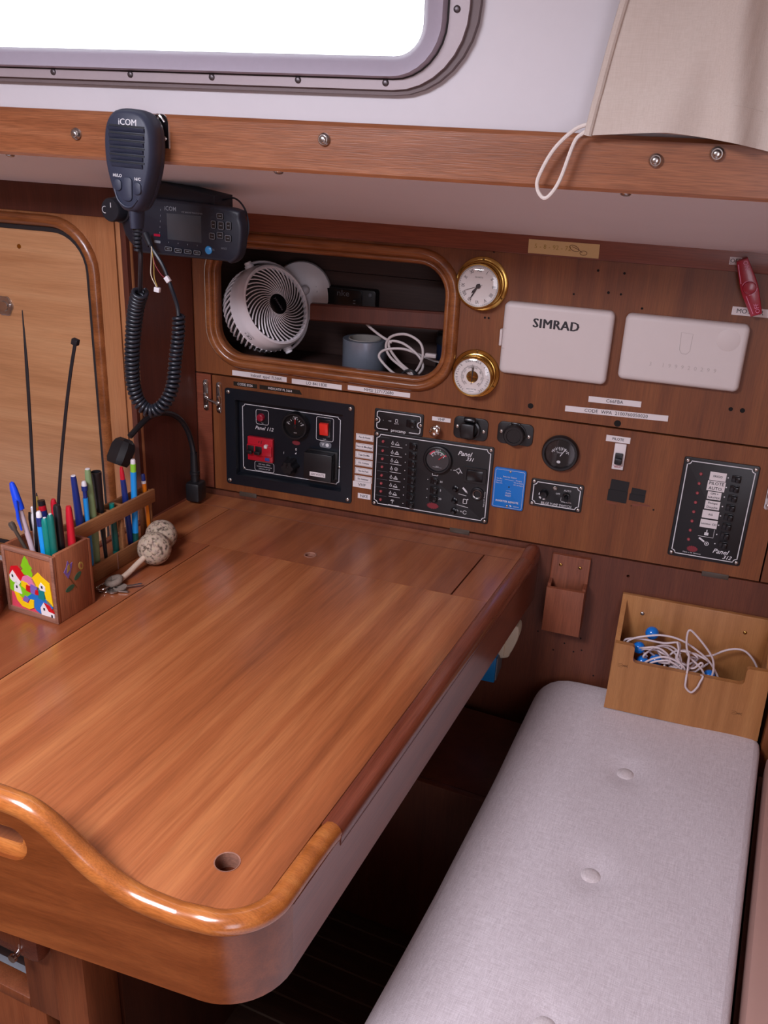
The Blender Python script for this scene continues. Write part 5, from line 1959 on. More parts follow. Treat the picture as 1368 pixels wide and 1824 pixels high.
# CE mark on the housing side, facing the camera
sd = (Vector((0.4, -0.9, -0.15)) - N_ * Vector((0.4, -0.9, -0.15)).dot(N_)).normalized()
sd = (sd + (R_ * -0.35 - U_ * 0.55 - N_ * (R_ * -0.35 - U_ * 0.55).dot(N_)) * 0.5).normalized()
m = MB(frame(sd * 0.0864 - N_ * 0.022, sd, N_.cross(sd) * -1))
m.text('CE', 0.011, 0.0, 0.002, 0.0002, bold=0.01)
m.text('X', 0.007, 0.011, 0.002, 0.0002)
m.text('Made in P.R.C', 0.0035, 0.003, -0.006, 0.0003)
m.build('ce_print', 'kprint', fan)
# retaining bar
m = wmb()
m.loft([[(x, z0 + a, h) for a, h in ((0, -0.066), (0, -0.055), (0.003, -0.052), (0.030, -0.052), (0.0335, -0.055), (0.0335, -0.066))] for x, z0 in ((-0.700, 1.1345), (-0.3135, 1.1475))])
m.build('retaining_bar', 'ret', label='short mahogany retaining bar across the open locker', cat='bar')
# dark instrument box on the back planks
nk = thing('instrument_box', 'black interface box with small lettering fixed at the back of the locker', 'box', (-0.676, 0.222, 1.128))
m = wmb()
m.plate(rrect(0.125, 0.052, 0.006, 4, 0, 0.026), 0.0, 0.024, bev=0.003)
m.build('box_body', 'black', nk)
m = wmb()
m.plate(rrect(0.090, 0.046, 0.004, 3, -0.012, 0.026), 0.024, 0.027, bev=0.001)
m.build('box_lid', 'black_gloss', nk)
m = wmb()
m.text('nke', 0.018, -0.009, 0.041, 0.0274, sx=1.1)
for k in range(4):
    m.stroke([(0.014, 0.010 + k * 0.006), (0.019, 0.0105 + k * 0.006)], 0.002, z=0.0274)
m.stroke(arc(0.0055, 0.6, 5.4, 10, -0.045, 0.018), 0.0009, z=0.0274)
m.build('lettering', 'gprint', nk)
screw(nk, 0.0505, -0.024, 0.042, 0.0042, 'gprint')
# duct tape roll
tr = thing('duct_tape_roll', 'silver roll of duct tape standing flat on the locker floor', 'tape', (-0.601, 0.105, 1.030))
m = MB()
m.lathe([(0.033, 0.0), (0.0445, 0.0), (0.0450, 0.001), (0.0450, 0.0695), (0.0445, 0.070), (0.033, 0.070), (0.033, 0.0)], 48)
m.build('tape_winding', 'tape_silver', tr)
m = MB()
m.lathe([(0.0335, 0.0005), (0.0335, 0.0712), (0.0312, 0.0712), (0.0312, 0.0005)], 40)
m.build('cardboard_core', 'tape_core', tr)
# grey cable coil
gc = thing('grey_cable_coil', 'coil of pale grey cable lying in the locker right of the tape roll', 'cable', (-0.49, 0.06, 1.03))
GM = T(0.49, -0.06, -1.03)
for p in ([(-0.470, 0.050, 1.040), (-0.500, 0.045, 1.064), (-0.530, 0.055, 1.080), (-0.542, 0.060, 1.100), (-0.531, 0.058, 1.120), (-0.500, 0.055, 1.128), (-0.470, 0.05, 1.116), (-0.462, 0.045, 1.092), (-0.472, 0.045, 1.064), (-0.488, 0.045, 1.048)],
          [(-0.478, 0.055, 1.046), (-0.462, 0.050, 1.068), (-0.472, 0.055, 1.088), (-0.505, 0.060, 1.108), (-0.533, 0.062, 1.110), (-0.534, 0.06, 1.096), (-0.510, 0.05, 1.074), (-0.480, 0.045, 1.056), (-0.47, 0.045, 1.046)],
          [(-0.490, 0.04, 1.046), (-0.515, 0.040, 1.052), (-0.540, 0.045, 1.068), (-0.552, 0.050, 1.082), (-0.540, 0.055, 1.094), (-0.505, 0.060, 1.098), (-0.470, 0.065, 1.088), (-0.440, 0.075, 1.078), (-0.40, 0.08, 1.074)],
          [(-0.530, 0.060, 1.108), (-0.556, 0.065, 1.118), (-0.585, 0.072, 1.134), (-0.606, 0.080, 1.152)]):
    m = MB(GM)
    m.tube(catmull(p, 6), 0.0026, 8)
    m.build('cable_loop', 'cable_grey', gc)
m = MB(GM)
m.box2((-0.4585, 0.046, 1.090), (-0.436, 0.056, 1.098), 0.002)
m.build('cable_plug', 'cable_grey', gc)
for p in ([(-0.506, 0.040, 1.044), (-0.497, 0.038, 1.058), (-0.480, 0.037, 1.064), (-0.470, 0.038, 1.046)], [(-0.476, 0.037, 1.064), (-0.464, 0.036, 1.050), (-0.456, 0.038, 1.04)]):
    m = MB(GM)
    m.tube(catmull(p, 5), 0.0022, 6)
    m.build('twist_tie', 'black', gc)
m = MB()
m.lathe([(0, 0), (0.036, 0), (0.038, 0.004), (0.038, 0.074), (0.036, 0.0765)], 30)
jr = m.build('navy_jar', 'blue_jar', loc=(-0.420, 0.135, 1.030), label='dark navy jar standing in the right corner of the locker', cat='jar')
m = MB()
m.lathe([(0.0395, 0.074), (0.0395, 0.092), (0.037, 0.096), (0, 0.096)], 30)
m.build('jar_lid', 'black', jr)

# ================================================================== RADIO
RL = Vector((-0.740, -0.335, 1.300))
RYW = math.radians(-7)
rd = thing('marine_radio', 'black marine radio with grey screen hung under the soffit', 'radio', RL, (0, 0, RYW))
m = wmb()
m.plate(rrect(0.125, 0.060, 0.010, 5, -0.028, 0.038), -0.07, -0.012)
m.build('radio_body', 'radio', rd)
m = wmb()
out = [(-0.124, 0.018), (-0.100, -0.004), (-0.090, -0.008), (0.06, -0.006), (0.076, -0.008), (0.092, 0.006), (0.098, 0.040), (0.094, 0.060), (0.080, 0.072), (-0.060, 0.077), (-0.110, 0.074), (-0.132, 0.066)]
ol = [(p.x, p.y) for p in catmull([(a, b, 0) for a, b in out], 3, True)]
m.plate(ol, -0.014, 0.004, bev=0.005)
fp_ = m.build('front_panel', 'radio', rd, ang=50)
m = wmb()
m.box2((-0.038, 0.018, 0.0025), (0.026, 0.057, 0.0045), 0.0006)
m.build('display', 'screen', fp_)
m = wmb()
m.text('iCOM', 0.0090, -0.030, 0.0635, 0.0047, bold=0.01)
m.text('VHF MARINE TRANSCEIVER', 0.0032, 0.010, 0.0605, 0.0047, bold=0.01)
for x in (-0.036, -0.018, 0.000, 0.018):
    m.stroke([(x, 0.0145), (x, 0.0125)], 0.0009, z=0.0047)
for k in range(5):
    m.stroke([(-0.0485 - k * 0.0009, 0.062 - k * 0.0085), (-0.0488 - k * 0.0009, 0.0595 - k * 0.0085)], 0.0008, z=0.0047)
m.text('16', 0.005, 0.047, 0.010, 0.0047)
m.text('HI/LO', 0.004, 0.067, 0.0135, 0.0047)
m.build('lettering', 'gprint', fp_)
bts = [(-0.036, 0.004, 0.0145, 0.0068), (-0.0175, 0.003, 0.0145, 0.0068), (0.001, 0.003, 0.0145, 0.0068), (0.018, 0.003, 0.0135, 0.0068), (0.062, 0.060, 0.012, 0.009), (0.050, 0.047, 0.009, 0.012), (0.0635, 0.0465, 0.011, 0.012), (0.0770, 0.0475, 0.009, 0.012),
       (0.047, 0.030, 0.011, 0.010), (0.0615, 0.0325, 0.012, 0.010), (0.0755, 0.029, 0.011, 0.010)]
for x, z, w, h in bts:
    m = wmb()
    m.plate(rrect(w, h, 0.002, 3, x, z), 0.0035, 0.0062, bev=0.0006)
    k_ = m.build('radio_key', 'black', fp_)
    m = wmb()
    m.stroke(rrect(w - 0.0014, h - 0.0014, 0.0016, 3, x, z), 0.0007, closed=True, z=0.0065)
    m.stroke([(x - w * 0.2, z), (x + w * 0.2, z)], 0.0009, z=0.0065)
    m.build('key_print', 'gprint', k_)
m = wmb()
m.lathe([(0.0062, 0.0035), (0.0060, 0.006), (0.004, 0.0075), (0, 0.0078)], 20, T(0.039, 0.0085, 0))
m.build('round_key', 'blue_button', fp_)
for z, mt in ((0.0225, 'red_dark'), (0.0125, 'gprint')):
    m = wmb()
    m.plate(rrect(0.012, 0.0038, 0.0008, 2, -0.058, z), 0.004, 0.0048)
    m.build('key_tag', mt, fp_)
m = MB(WALL @ T(-0.128, 0.056, 0.0))
m.lathe([(0.0205, 0.0), (0.0205, 0.006), (0.0185, 0.008), (0.0180, 0.026), (0.0165, 0.0285), (0, 0.029)], 28)
kn = m.build('volume_knob', 'mic_dark', rd)
m = MB(WALL @ T(-0.128, 0.056, 0.0))
m.stroke([(0.003, 0.004), (0.003, 0.011)], 0.0014, z=0.0293)
m.stroke(arc(0.005, 1.2, 5.0, 8, -0.009, 0.0), 0.0009, z=0.0293)
m.build('knob_mark', 'wprint', kn)
m = wmb()
m.plate([(-0.100, 0.070), (0.040, 0.066), (0.040, 0.086), (-0.100, 0.104)], -0.060, -0.012, bev=0.002)
m.build('mounting_bracket', 'radio', rd)
m = MB(T(0.044, 0.0, 0.074))
m.tube(catmull([(-0.010, 0.035, 0.004), (0.020, 0.030, 0.010), (0.044, 0.022, -0.004), (0.054, 0.016, -0.030), (0.045, 0.018, -0.055)], 6), 0.0014, 8)
m.build('power_lead', 'cordm', rd)

# loose connector wires below the radio
lw = thing('loose_wires', 'pair of thin loose wires with white connectors below the radio', 'wire', (-0.776, -0.385, 1.312))
WM = T(0.776, 0.385, -1.312)
for p, mt in (([(-0.776, -0.385, 1.312), (-0.775, -0.39, 1.290), (-0.770, -0.40, 1.272), (-0.762, -0.40, 1.256)], 'white_plastic'), ([(-0.7765, -0.385, 1.312), (-0.772, -0.388, 1.288), (-0.766, -0.398, 1.270), (-0.7605, -0.40, 1.256)], 'gold_print'),
              ([(-0.775, -0.385, 1.300), (-0.768, -0.39, 1.286), (-0.756, -0.395, 1.274), (-0.746, -0.40, 1.270)], 'mark_red')):
    m = MB(WM)
    m.tube(catmull(p, 5), 0.0007, 6)
    m.build('wire', mt, lw)
for x, y, z, r in ((-0.7605, -0.40, 1.2515, 0.15), (-0.742, -0.40, 1.2685, 0.9)):
    m = MB(WM @ T(x, y, z) @ RY(r))
    m.box2((-0.0045, -0.003, -0.0035), (0.0045, 0.003, 0.0035), 0.0006)
    m.build('wire_connector', 'whitep', lw)

# ================================================================== MICROPHONE WITH COILED CORD
ML = Vector((-0.7165, -0.494, 1.376))
mic = thing('hand_microphone', 'black fist microphone with ribbed front hung on the wooden rail', 'microphone', ML, (math.radians(-2), math.radians(2), 0))
ou = [(0.0, 0.1235), (0.020, 0.1205), (0.0325, 0.107), (0.0365, 0.085), (0.0350, 0.058), (0.0295, 0.035), (0.0215, 0.014), (0.012, 0.0), (0.0, -0.003)]
ou = ou + [(-x, z) for x, z in reversed(ou[1:-1])]
om = catmull([(x, z, 0) for x, z in ou], 3, True)
czm = 0.065
q = lambda s, zz: [(p.x * s, czm + (p.y - czm) * (1 - (1 - s) * 0.7), zz) for p in om]
m = wmb()
m.loft([q(0.86, 0.0), q(0.97, 0.004), q(0.99, 0.012), q(0.985, 0.0125), q(0.985, 0.0135), q(1.0, 0.014), q(1.0, 0.026), q(0.97, 0.033), q(0.90, 0.0375), q(0.84, 0.039)])
mbody = m.build('mic_body', 'mic', mic, ang=50)
for k in range(6):
    z = 0.098 - k * 0.0086
    m = wmb()
    m.loft([[(x, z + dz, h) for dz, h in ((-0.0030, 0.0388), (-0.0024, 0.0400), (0.0004, 0.0420), (0.0020, 0.0428), (0.0026, 0.0388))] for x in (-0.026 + 0.0008 * k, 0.027 - 0.0006 * k)], closed=False, cap0=True, cap1=True)
    m.build('grille_rib', 'mic', mic)
    m = wmb()
    m.box2((-0.0255, z + 0.0030, 0.0385), (0.0265, z + 0.0052, 0.0396))
    m.build('grille_groove', 'mic_dark', mic)
m = wmb()
for q_ in (-0.0002, 0.0002):
    m.text('iCOM', 0.0108, 0.002 + q_, 0.1065, 0.0395 + q_ * 0.2)
m.text('HI/LO', 0.0052, -0.014, 0.0415, 0.0396, bold=0.02)
m.text('16/C', 0.0052, 0.0155, 0.0395, 0.0396, bold=0.02)
m.build('lettering', 'wprint', mic)
for x, z, w, h in ((-0.0135, 0.030, 0.012, 0.015), (0.0155, 0.028, 0.012, 0.016), (0.001, 0.026, 0.0145, 0.030)):
    m = wmb()
    m.plate(rrect(w, h, 0.0055, 5, x, z), 0.038, 0.0415, bev=0.0015)
    m.build('mic_key', 'mic', mic)
m = wmb()
m.tube(catmull([(-0.0195, 0.026, 0.0388), (-0.014, 0.012, 0.0395), (-0.004, 0.0045, 0.0395), (0.006, 0.0045, 0.0395), (0.015, 0.014, 0.0392)], 5), 0.0013, 8)
m.build('key_surround', 'mic', mic)
m = wmb()
m.loft([[(x * 0.5 * s + 0.001, z, 0.018 + y * s) for x, y in circ(0.017, 16)] for s, z in ((0.9, 0.004), (0.85, -0.012), (0.75, -0.024))])
m.build('mic_neck', 'mic', mic)
for k in range(6):
    m = MB(T(0.001, -0.018, -0.026 - k * 0.0052))
    m.lathe([(0.0045, -0.0016), (0.0068 - k * 0.0004, -0.0014), (0.0068 - k * 0.0004, 0.0014), (0.0045, 0.0016)], 14)
    m.build('strain_relief', 'mic_dark', mic)
m = wmb()
m.cyl(0.009, -0.010, 0.001, 18, T(0, 0.085, 0))
m.build('hang_button', 'mic_dark', mic)
# cord: straight lead, coil, straight lead to the radio (parts of the microphone)
inv = (Matrix.Translation(ML) @ mic.rotation_euler.to_matrix().to_4x4()).inverted()
MI = MB(inv)
CM_ = inv
lead1 = [(-0.7160, -0.512, 1.345), (-0.7180, -0.506, 1.318), (-0.7300, -0.490, 1.290), (-0.7420, -0.474, 1.270), (-0.7500, -0.462, 1.259)]
m = MB(CM_)
m.tube(catmull(lead1, 5), 0.0034, 8)
m.build('cord_lead', 'cordm', mic)
cen_ = catmull([(-0.7510, -0.461, 1.258), (-0.7660, -0.450, 1.235), (-0.7790, -0.441, 1.200), (-0.7880, -0.437, 1.150), (-0.7930, -0.430, 1.105), (-0.7870, -0.424, 1.076), (-0.7700, -0.418, 1.0645), (-0.7510, -0.412, 1.078), (-0.7410, -0.402, 1.105), (-0.7400, -0.392, 1.145), (-0.7340, -0.390, 1.185), (-0.7330, -0.388, 1.214)], 14)
# arc length parametrisation
Ls = [0]
for a, b in zip(cen_, cen_[1:]):
    Ls.append(Ls[-1] + (b - a).length)
tot = Ls[-1]
turns = 54
per = 12
pts = []
j = 0
px = Vector((0, 1, 0))
for k in range(turns * per + 1):
    s = tot * k / (turns * per)
    while j < len(Ls) - 2 and Ls[j + 1] < s:
        j += 1
    f = (s - Ls[j]) / max(1e-9, Ls[j + 1] - Ls[j])
    c = cen_[j].lerp(cen_[j + 1], f)
    t = (cen_[j + 1] - cen_[j]).normalized()
    x = (px - t * px.dot(t)).normalized()
    px = x
    y = t.cross(x)
    w = s / tot
    rr = 0.0098 - 0.0022 * w
    a = 2 * PI * k / per
    pts.append(c + x * rr * cos(a) + y * rr * sin(a))
m = MB(CM_)
m.tube(pts, 0.0031, 6)
m.build('coiled_cord', 'cordm', mic, ang=80)
m = MB(CM_)
m.tube(catmull([(-0.733, -0.388, 1.212), (-0.740, -0.380, 1.228), (-0.757, -0.366, 1.250), (-0.776, -0.356, 1.280), (-0.797, -0.352, 1.306), (-0.806, -0.345, 1.316)], 6), 0.0032, 8)
m.build('cord_lead', 'cordm', mic)
m = MB(CM_)
m.rod((-0.800, -0.350, 1.308), (-0.812, -0.343, 1.324), [(0, 0.0042), (0.5, 0.0055), (1, 0.006)], 12)
m.build('cord_gland', 'mic_dark', mic)
# chrome hook the microphone hangs on
hk = thing('microphone_hook', 'small chrome hook on the rail behind the microphone', 'hook', (-0.690, -0.481, 1.476))
m = wmb()
m.plate([(-0.010, -0.022), (0.010, -0.022), (0.010, 0.008)] + arc(0.010, 0, PI, 8, 0, 0.010) + [(-0.010, 0.008)], 0.0002, 0.002)
m.build('hook_plate', 'chrome', hk)
m = wmb()
m.tube(catmull([(-0.006, 0.012, 0.002), (-0.006, 0.016, 0.008), (0.002, 0.018, 0.0095), (0.009, 0.010, 0.0085)], 5), 0.0018, 8)
m.build('hook_finger', 'chrome', hk)
screw(hk, 0.004, -0.002, -0.010, 0.003, 'steel')

# ================================================================== GOOSENECK LAMP
lamp = thing('gooseneck_lamp', 'black gooseneck chart lamp bent over the pens at the table corner', 'lamp', (-0.906, -0.060, 0.752))
LM = T(0.906, 0.060, -0.752)
m = MB(LM)
m.box2((-0.921, -0.078, 0.758), (-0.889, -0.042, 0.800), 0.006)
m.build('lamp_base', 'black', lamp)
m = MB(LM)
m.rod((-0.906, -0.060, 0.798), (-0.907, -0.060, 0.862), [(0, 0.0085), (0.25, 0.0085), (0.27, 0.0105), (0.36, 0.0105), (0.38, 0.0085), (1, 0.0072)], 16)
m.build('lamp_stem', 'black', lamp)
npt = [(-0.907, -0.060, 0.858), (-0.9105, -0.0615, 0.885), (-0.9150, -0.070, 0.915), (-0.9220, -0.090, 0.943), (-0.9290, -0.125, 0.961), (-0.9330, -0.170, 0.966), (-0.9360, -0.205, 0.956), (-0.9400, -0.232, 0.943)]
m = MB(LM)
m.tube(catmull(npt, 8), 0.0056, 10)
m.build('gooseneck', 'black', lamp)
m = MB(frame(Vector((-0.9400, -0.2450, 0.9400)) + Vector((0.906, 0.060, -0.752)), Vector((-0.010, -0.030, -0.055)), Vector((0.9, -0.2, 0))))
hexa = lambda a, b: [(-a, -b * 0.5), (-a * 0.6, -b), (a * 0.6, -b), (a, -b * 0.5), (a, b * 0.5), (a * 0.6, b), (-a * 0.6, b), (-a, b * 0.5)]
m.loft([[(x, y, z) for x, y in hexa(a, b)] for a, b, z in ((0.010, 0.010, -0.002), (0.017, 0.016, 0.004), (0.0205, 0.019, 0.014), (0.0205, 0.019, 0.040), (0.0175, 0.016, 0.048))])
m.build('lamp_head', 'black', lamp, ang=25)
m = MB(frame(Vector((-0.9400, -0.2450, 0.9400)) + Vector((0.906, 0.060, -0.752)), Vector((-0.010, -0.030, -0.055)), Vector((0.9, -0.2, 0))))
m.poly(hexa(0.0145, 0.013), 0.0484)
m.build('lamp_lens', 'cover_dark', lamp)

# ================================================================== PEN HOLDER
HL_ = B(-0.838, -0.629, ZT)
ph = thing('pen_holder', 'wooden pen cup with painted village front and attached slotted pen rack', 'holder', HL_, (0, 0, -TH))
HM = T(0.838, 0.629, -ZT)
cu0, cu1, cv0, cv1, ch = -0.889, -0.787, -0.671, -0.587, 0.1155
th_ = 0.006
for nm, a, b, mt in (('front_board', (cu0, cv0, 0), (cu1, cv0 + th_, ch), 'holder'), ('back_board', (cu0, cv1 - th_, 0), (cu1, cv1, ch), 'holder'), ('left_board', (cu0, cv0 + th_, 0), (cu0 + th_, cv1 - th_, ch), 'holder'), ('right_board', (cu1 - th_, cv0 + th_, 0), (cu1, cv1 - th_, ch + 0.002), 'holder')):
    m = MB(HM @ T(0, 0, ZT))
    m.box2((a[0], a[1], a[2] + 0.0005), b, 0.001)
    m.build(nm, mt, ph)
m = MB(HM @ T(0, 0, ZT))
m.box2((cu0 + th_, cv0 + th_, 0.0005), (cu1 - th_, cv1 - th_, 0.006))
m.build('cup_bottom', 'holder', ph)
# worn frame strips round the painted front
m = MB(HM @ T(0, 0, ZT))
for a, b in (((cu0 - 0.0005, 0.0005), (cu0 + 0.005, ch)), ((cu1 - 0.005, 0.0005), (cu1 + 0.0005, ch)), ((cu0 + 0.005, 0.0005), (cu1 - 0.005, 0.010)), ((cu0 + 0.005, ch - 0.007), (cu1 - 0.005, ch + 0.0005))):
    m.box2((a[0], cv0 - 0.0022, a[1]), (b[0], cv0 + 0.001, b[1]), 0.0006)
m.build('frame_edge', 'holder_edge', ph)
# painted village inlay: flat coloured pieces, coordinates 0..1 across the front, 0..1 up
PV = Matrix.Translation((0.838, 0.629, -ZT)) @ Matrix(((1, 0, 0, 0), (0, 0, -1, 0), (0, 1, 0, 0), (0, 0, 0, 1)))
fw, fh_ = (cu1 - cu0 - 0.010), (ch - 0.0165)


def paint(pts, mat, lay=0):
    m = MB(PV)
    m.plate([(cu0 + 0.005 + x * fw, ZT + 0.010 + y * fh_) for x, y in pts], -cv0 + 0.0001, -cv0 + 0.0006 + lay * 0.00035)
    m.build('painted_piece', mat, ph)


paint([(0.35, 0.64), (0.56, 0.62), (0.58, 0.68), (0.55, 0.74), (0.58, 0.78), (0.52, 0.84), (0.50, 0.90), (0.44, 0.97), (0.39, 0.90), (0.36, 0.83), (0.33, 0.78), (0.37, 0.73), (0.32, 0.68)], 'green_i')
paint([(0.45, 0.62), (0.51, 0.62), (0.51, 0.56), (0.45, 0.56)], 'coral')
paint([(0.03, 0.0), (0.66, 0.0), (0.62, 0.10), (0.45, 0.24), (0.20, 0.30), (0.06, 0.30)], 'coral')
paint([(0.03, 0.30), (0.30, 0.20), (0.62, 0.34), (0.44, 0.46), (0.05, 0.55)], 'green_i', 1)
paint([(0.05, 0.58), (0.10, 0.72), (0.25, 0.76), (0.36, 0.66), (0.42, 0.56), (0.28, 0.50)], 'redi', 1)
paint([(0.30, 0.50), (0.36, 0.60), (0.46, 0.64), (0.58, 0.60), (0.64, 0.50), (0.50, 0.46)], 'pink_i', 2)
paint([(0.54, 0.60), (0.70, 0.74), (0.78, 0.68), (0.94, 0.60), (0.97, 0.20), (0.84, 0.22), (0.80, 0.46), (0.62, 0.48)], 'yel', 2)
paint([(0.40, 0.24), (0.56, 0.36), (0.86, 0.28), (0.95, 0.22), (0.96, 0.16), (0.66, 0.0), (0.58, 0.04)], 'bluei', 2)
paint([(0.66, 0.28), (0.80, 0.26), (0.82, 0.50), (0.72, 0.52), (0.66, 0.40)], 'tealgreen', 3)
paint([(0.48, 0.34), (0.62, 0.32), (0.66, 0.48), (0.52, 0.50)], 'purple', 3)
paint([(0.30, 0.42), (0.44, 0.36), (0.50, 0.44), (0.44, 0.50), (0.32, 0.52)], 'yel', 3)
paint([(0.40, 0.36), (0.50, 0.34), (0.50, 0.46), (0.42, 0.47)], 'redi', 4)
paint([(0.07, 0.50), (0.06, 0.56), (0.14, 0.66), (0.24, 0.54), (0.30, 0.48), (0.26, 0.43), (0.12, 0.46)], 'white_i', 4)
paint([(0.13, 0.29), (0.14, 0.40), (0.20, 0.48), (0.27, 0.38), (0.30, 0.27)], 'white_i', 4)
paint([(0.13, 0.29), (0.22, 0.27), (0.30, 0.14), (0.42, 0.12), (0.48, 0.22), (0.56, 0.22), (0.54, 0.08), (0.44, 0.03), (0.28, 0.05), (0.18, 0.14)], 'yel', 5)
paint([(0.30, 0.16), (0.40, 0.14), (0.46, 0.22), (0.36, 0.26)], 'purple', 4)
paint([(0.70, 0.50), (0.75, 0.58), (0.84, 0.52), (0.84, 0.44), (0.72, 0.44)], 'white_i', 4)
paint([(0.70, 0.0), (0.69, 0.12), (0.77, 0.23), (0.86, 0.10), (0.985, 0.07), (0.985, 0.0)], 'white_i', 4)
paint([(0.78, 0.23), (0.90, 0.20), (0.985, 0.08), (0.87, 0.095)], 'redi', 5)
paint([(0.60, 0.34), (0.68, 0.34), (0.68, 0.42), (0.62, 0.42)], 'redi', 5)
for x, y in ((0.13, 0.56), (0.20, 0.38), (0.77, 0.50), (0.77, 0.11), (0.93, 0.02)):
    paint([(x - 0.015, y - 0.02), (x + 0.02, y - 0.02), (x + 0.02, y + 0.025), (x - 0.015, y + 0.025)], 'kprint', 5)
# faded flowers on the right board
SV = Matrix.Translation((0.838 + cu1, 0.629, -ZT)) @ Matrix(((0, 0, 1, 0), (1, 0, 0, 0), (0, 1, 0, 0), (0, 0, 0, 1)))


def side_paint(pts, mat, k=0):
    m = MB(SV)
    m.plate([(cv0 + y, ZT + z) for y, z in pts], 0.0001, 0.0007 + k * 0.0003)
    m.build('painted_piece', mat, ph)


ell = lambda cx, cy, a, b, r: [(cx + a * cos(t) * cos(r) - b * sin(t) * sin(r), cy + a * cos(t) * sin(r) + b * sin(t) * cos(r)) for t in [2 * PI * k / 14 for k in range(14)]]
side_paint([(0.020, 0.082), (0.028, 0.068), (0.036, 0.080), (0.040, 0.092), (0.034, 0.090), (0.030, 0.098), (0.026, 0.088)], 'purple')
side_paint([(0.026, 0.078), (0.034, 0.082), (0.033, 0.092), (0.029, 0.090)], 'gold_print', 1)
side_paint(ell(0.058, 0.078, 0.005, 0.007, 0.2), 'gold_print')
side_paint(ell(0.058, 0.078, 0.0025, 0.004, 0.2), 'holder', 1)
side_paint(ell(0.049, 0.064, 0.009, 0.0045, 0.5), 'greend')
side_paint(ell(0.030, 0.050, 0.010, 0.0045, 0.15), 'greend')
side_paint([(0.030, 0.068), (0.0315, 0.068), (0.045, 0.045), (0.0435, 0.045)], 'brown_i')
# rack
ru0, ru1 = -0.863, -0.832


def rk_box(name, a, b, mt='rack', bev=0.001):
    m = MB(HM)
    m.box2(a, b, bev)
    return m.build(name, mt, ph)


rv0, rv1 = cv1 + 0.0005, -0.362
rk_box('rack_top_bar', (ru1 - 0.006, rv0, 0.8420), (ru1, rv1, 0.8670))
rk_box('rack_back_bar', (ru0, rv0, 0.8480), (ru0 + 0.005, rv1, 0.8660))
for v in (-0.582, -0.497, -0.478, -0.446, -0.390, -0.366):
    rk_box('rack_divider', (ru0 + 0.005, v - 0.002, 0.849), (ru1 - 0.006, v + 0.002, 0.865))
rk_box('rack_foot', (ru1 - 0.004, rv0, ZT + 0.0005), (ru1, rv1, 0.784))
rk_box('rack_floor', (ru0, rv0, 0.764), (ru1 - 0.004, rv1, 0.770))
rk_box('rack_foot_back', (ru0, rv0, ZT + 0.0005), (ru0 + 0.005, rv1, 0.764))
for v in (-0.452,):
    rk_box('rack_post', (ru1 - 0.010, v - 0.004, 0.770), (ru1 - 0.002, v + 0.004, 0.842))
rk_box('rack_post', (ru0 + 0.002, rv1 - 0.012, 0.770), (ru0 + 0.010, rv1 - 0.004, 0.848))
rk_box('rack_end', (ru0 + 0.005, rv1 - 0.004, 0.770), (ru1 - 0.008, rv1, 0.842), 'rack')
m = MB(HM)
m.box2((ru1 - 0.004, -0.4760, ZT + 0.0008), (ru1 + 0.0012, -0.4745, 0.7835))
m.build('rack_joint', 'holder_edge', ph)


# ================================================================== PENS
def pen(name, label, cat, top, bot, segs, n=12, group=None):
    """segs: list of (part name or None for the body, material, [(fraction from the foot, radius), ...])"""
    top, bot = B(*top[:2], top[2]), B(*bot[:2], bot[2])
    root = None
    for nm, mat, prof in segs:
        m = MB(Matrix.Translation(-bot))
        m.rod(bot, top, prof, n)
        if root is None:
            root = m.build(name, mat, loc=bot, label=label, cat=cat, group=group)
        else:
            m.build(nm, mat, root)
    return root


ZB = 0.7592   # inside foot of the cup


def ext(top, low, z):
    """continue the line top-low down to height z"""
    t = Vector(top)
    l = Vector(low)
    k = (z - t.z) / (l.z - t.z)
    p = t + (l - t) * k
    return (min(max(p.x, -0.877), -0.797), min(max(p.y, -0.660), -0.597), z)


b1 = pen('ballpoint_pen', 'clear ballpoint pen with big blue cap leaning left in the cup', 'pen', (-0.869, -0.655, 0.971), (-0.822, -0.650, ZB),
         [(None, 'clear', [(0, 0.0), (0.01, 0.0025), (0.05, 0.0042), (0.80, 0.0042), (0.80, 0.0)]),
          ('ink_tube', 'kprint', [(0.05, 0.0), (0.05, 0.0015), (0.78, 0.0015), (0.78, 0)]),
          ('pen_cap', 'bluecap', [(0.79, 0.0), (0.79, 0.0072), (0.82, 0.0072), (0.95, 0.0055), (0.99, 0.0035), (1.0, 0.0)])])
m = MB(Matrix.Translation(-b1.location))
m.tube([B(-0.8560, -0.6630, 0.945), B(-0.8545, -0.6640, 0.915), B(-0.8500, -0.6640, 0.897)], [0.0022, 0.0026, 0.0016], 8)
m.build('cap_clip', 'bluecap', b1)
pen('paint_brush_stick', 'short dark stick with knobbed end leaning far left over the cup edge', 'stick', (-0.885, -0.652, 0.899), (-0.835, -0.648, 0.812),
    [(None, 'graphite', [(0, 0), (0, 0.0026), (0.85, 0.0030), (0.88, 0.0048), (0.97, 0.0052), (1.0, 0.003), (1.0, 0)])])
b3 = pen('white_pen', 'white push pen with black clip behind the blue-capped ballpoint', 'pen', (-0.857, -0.632, 0.924), (-0.853, -0.630, ZB),
         [(None, 'whitep', [(0, 0), (0.02, 0.002), (0.1, 0.0045), (0.90, 0.0045), (0.93, 0.0035), (0.93, 0)]), ('push_button', 'whitep', [(0.93, 0), (0.93, 0.0022), (0.99, 0.0022), (1, 0.001), (1, 0)])])
m = MB(Matrix.Translation(-b3.location))
m.tube([B(-0.8575, -0.6375, 0.916), B(-0.858, -0.6385, 0.905), B(-0.857, -0.6382, 0.885)], 0.0018, 8)
m.build('pen_clip', 'blackp', b3)
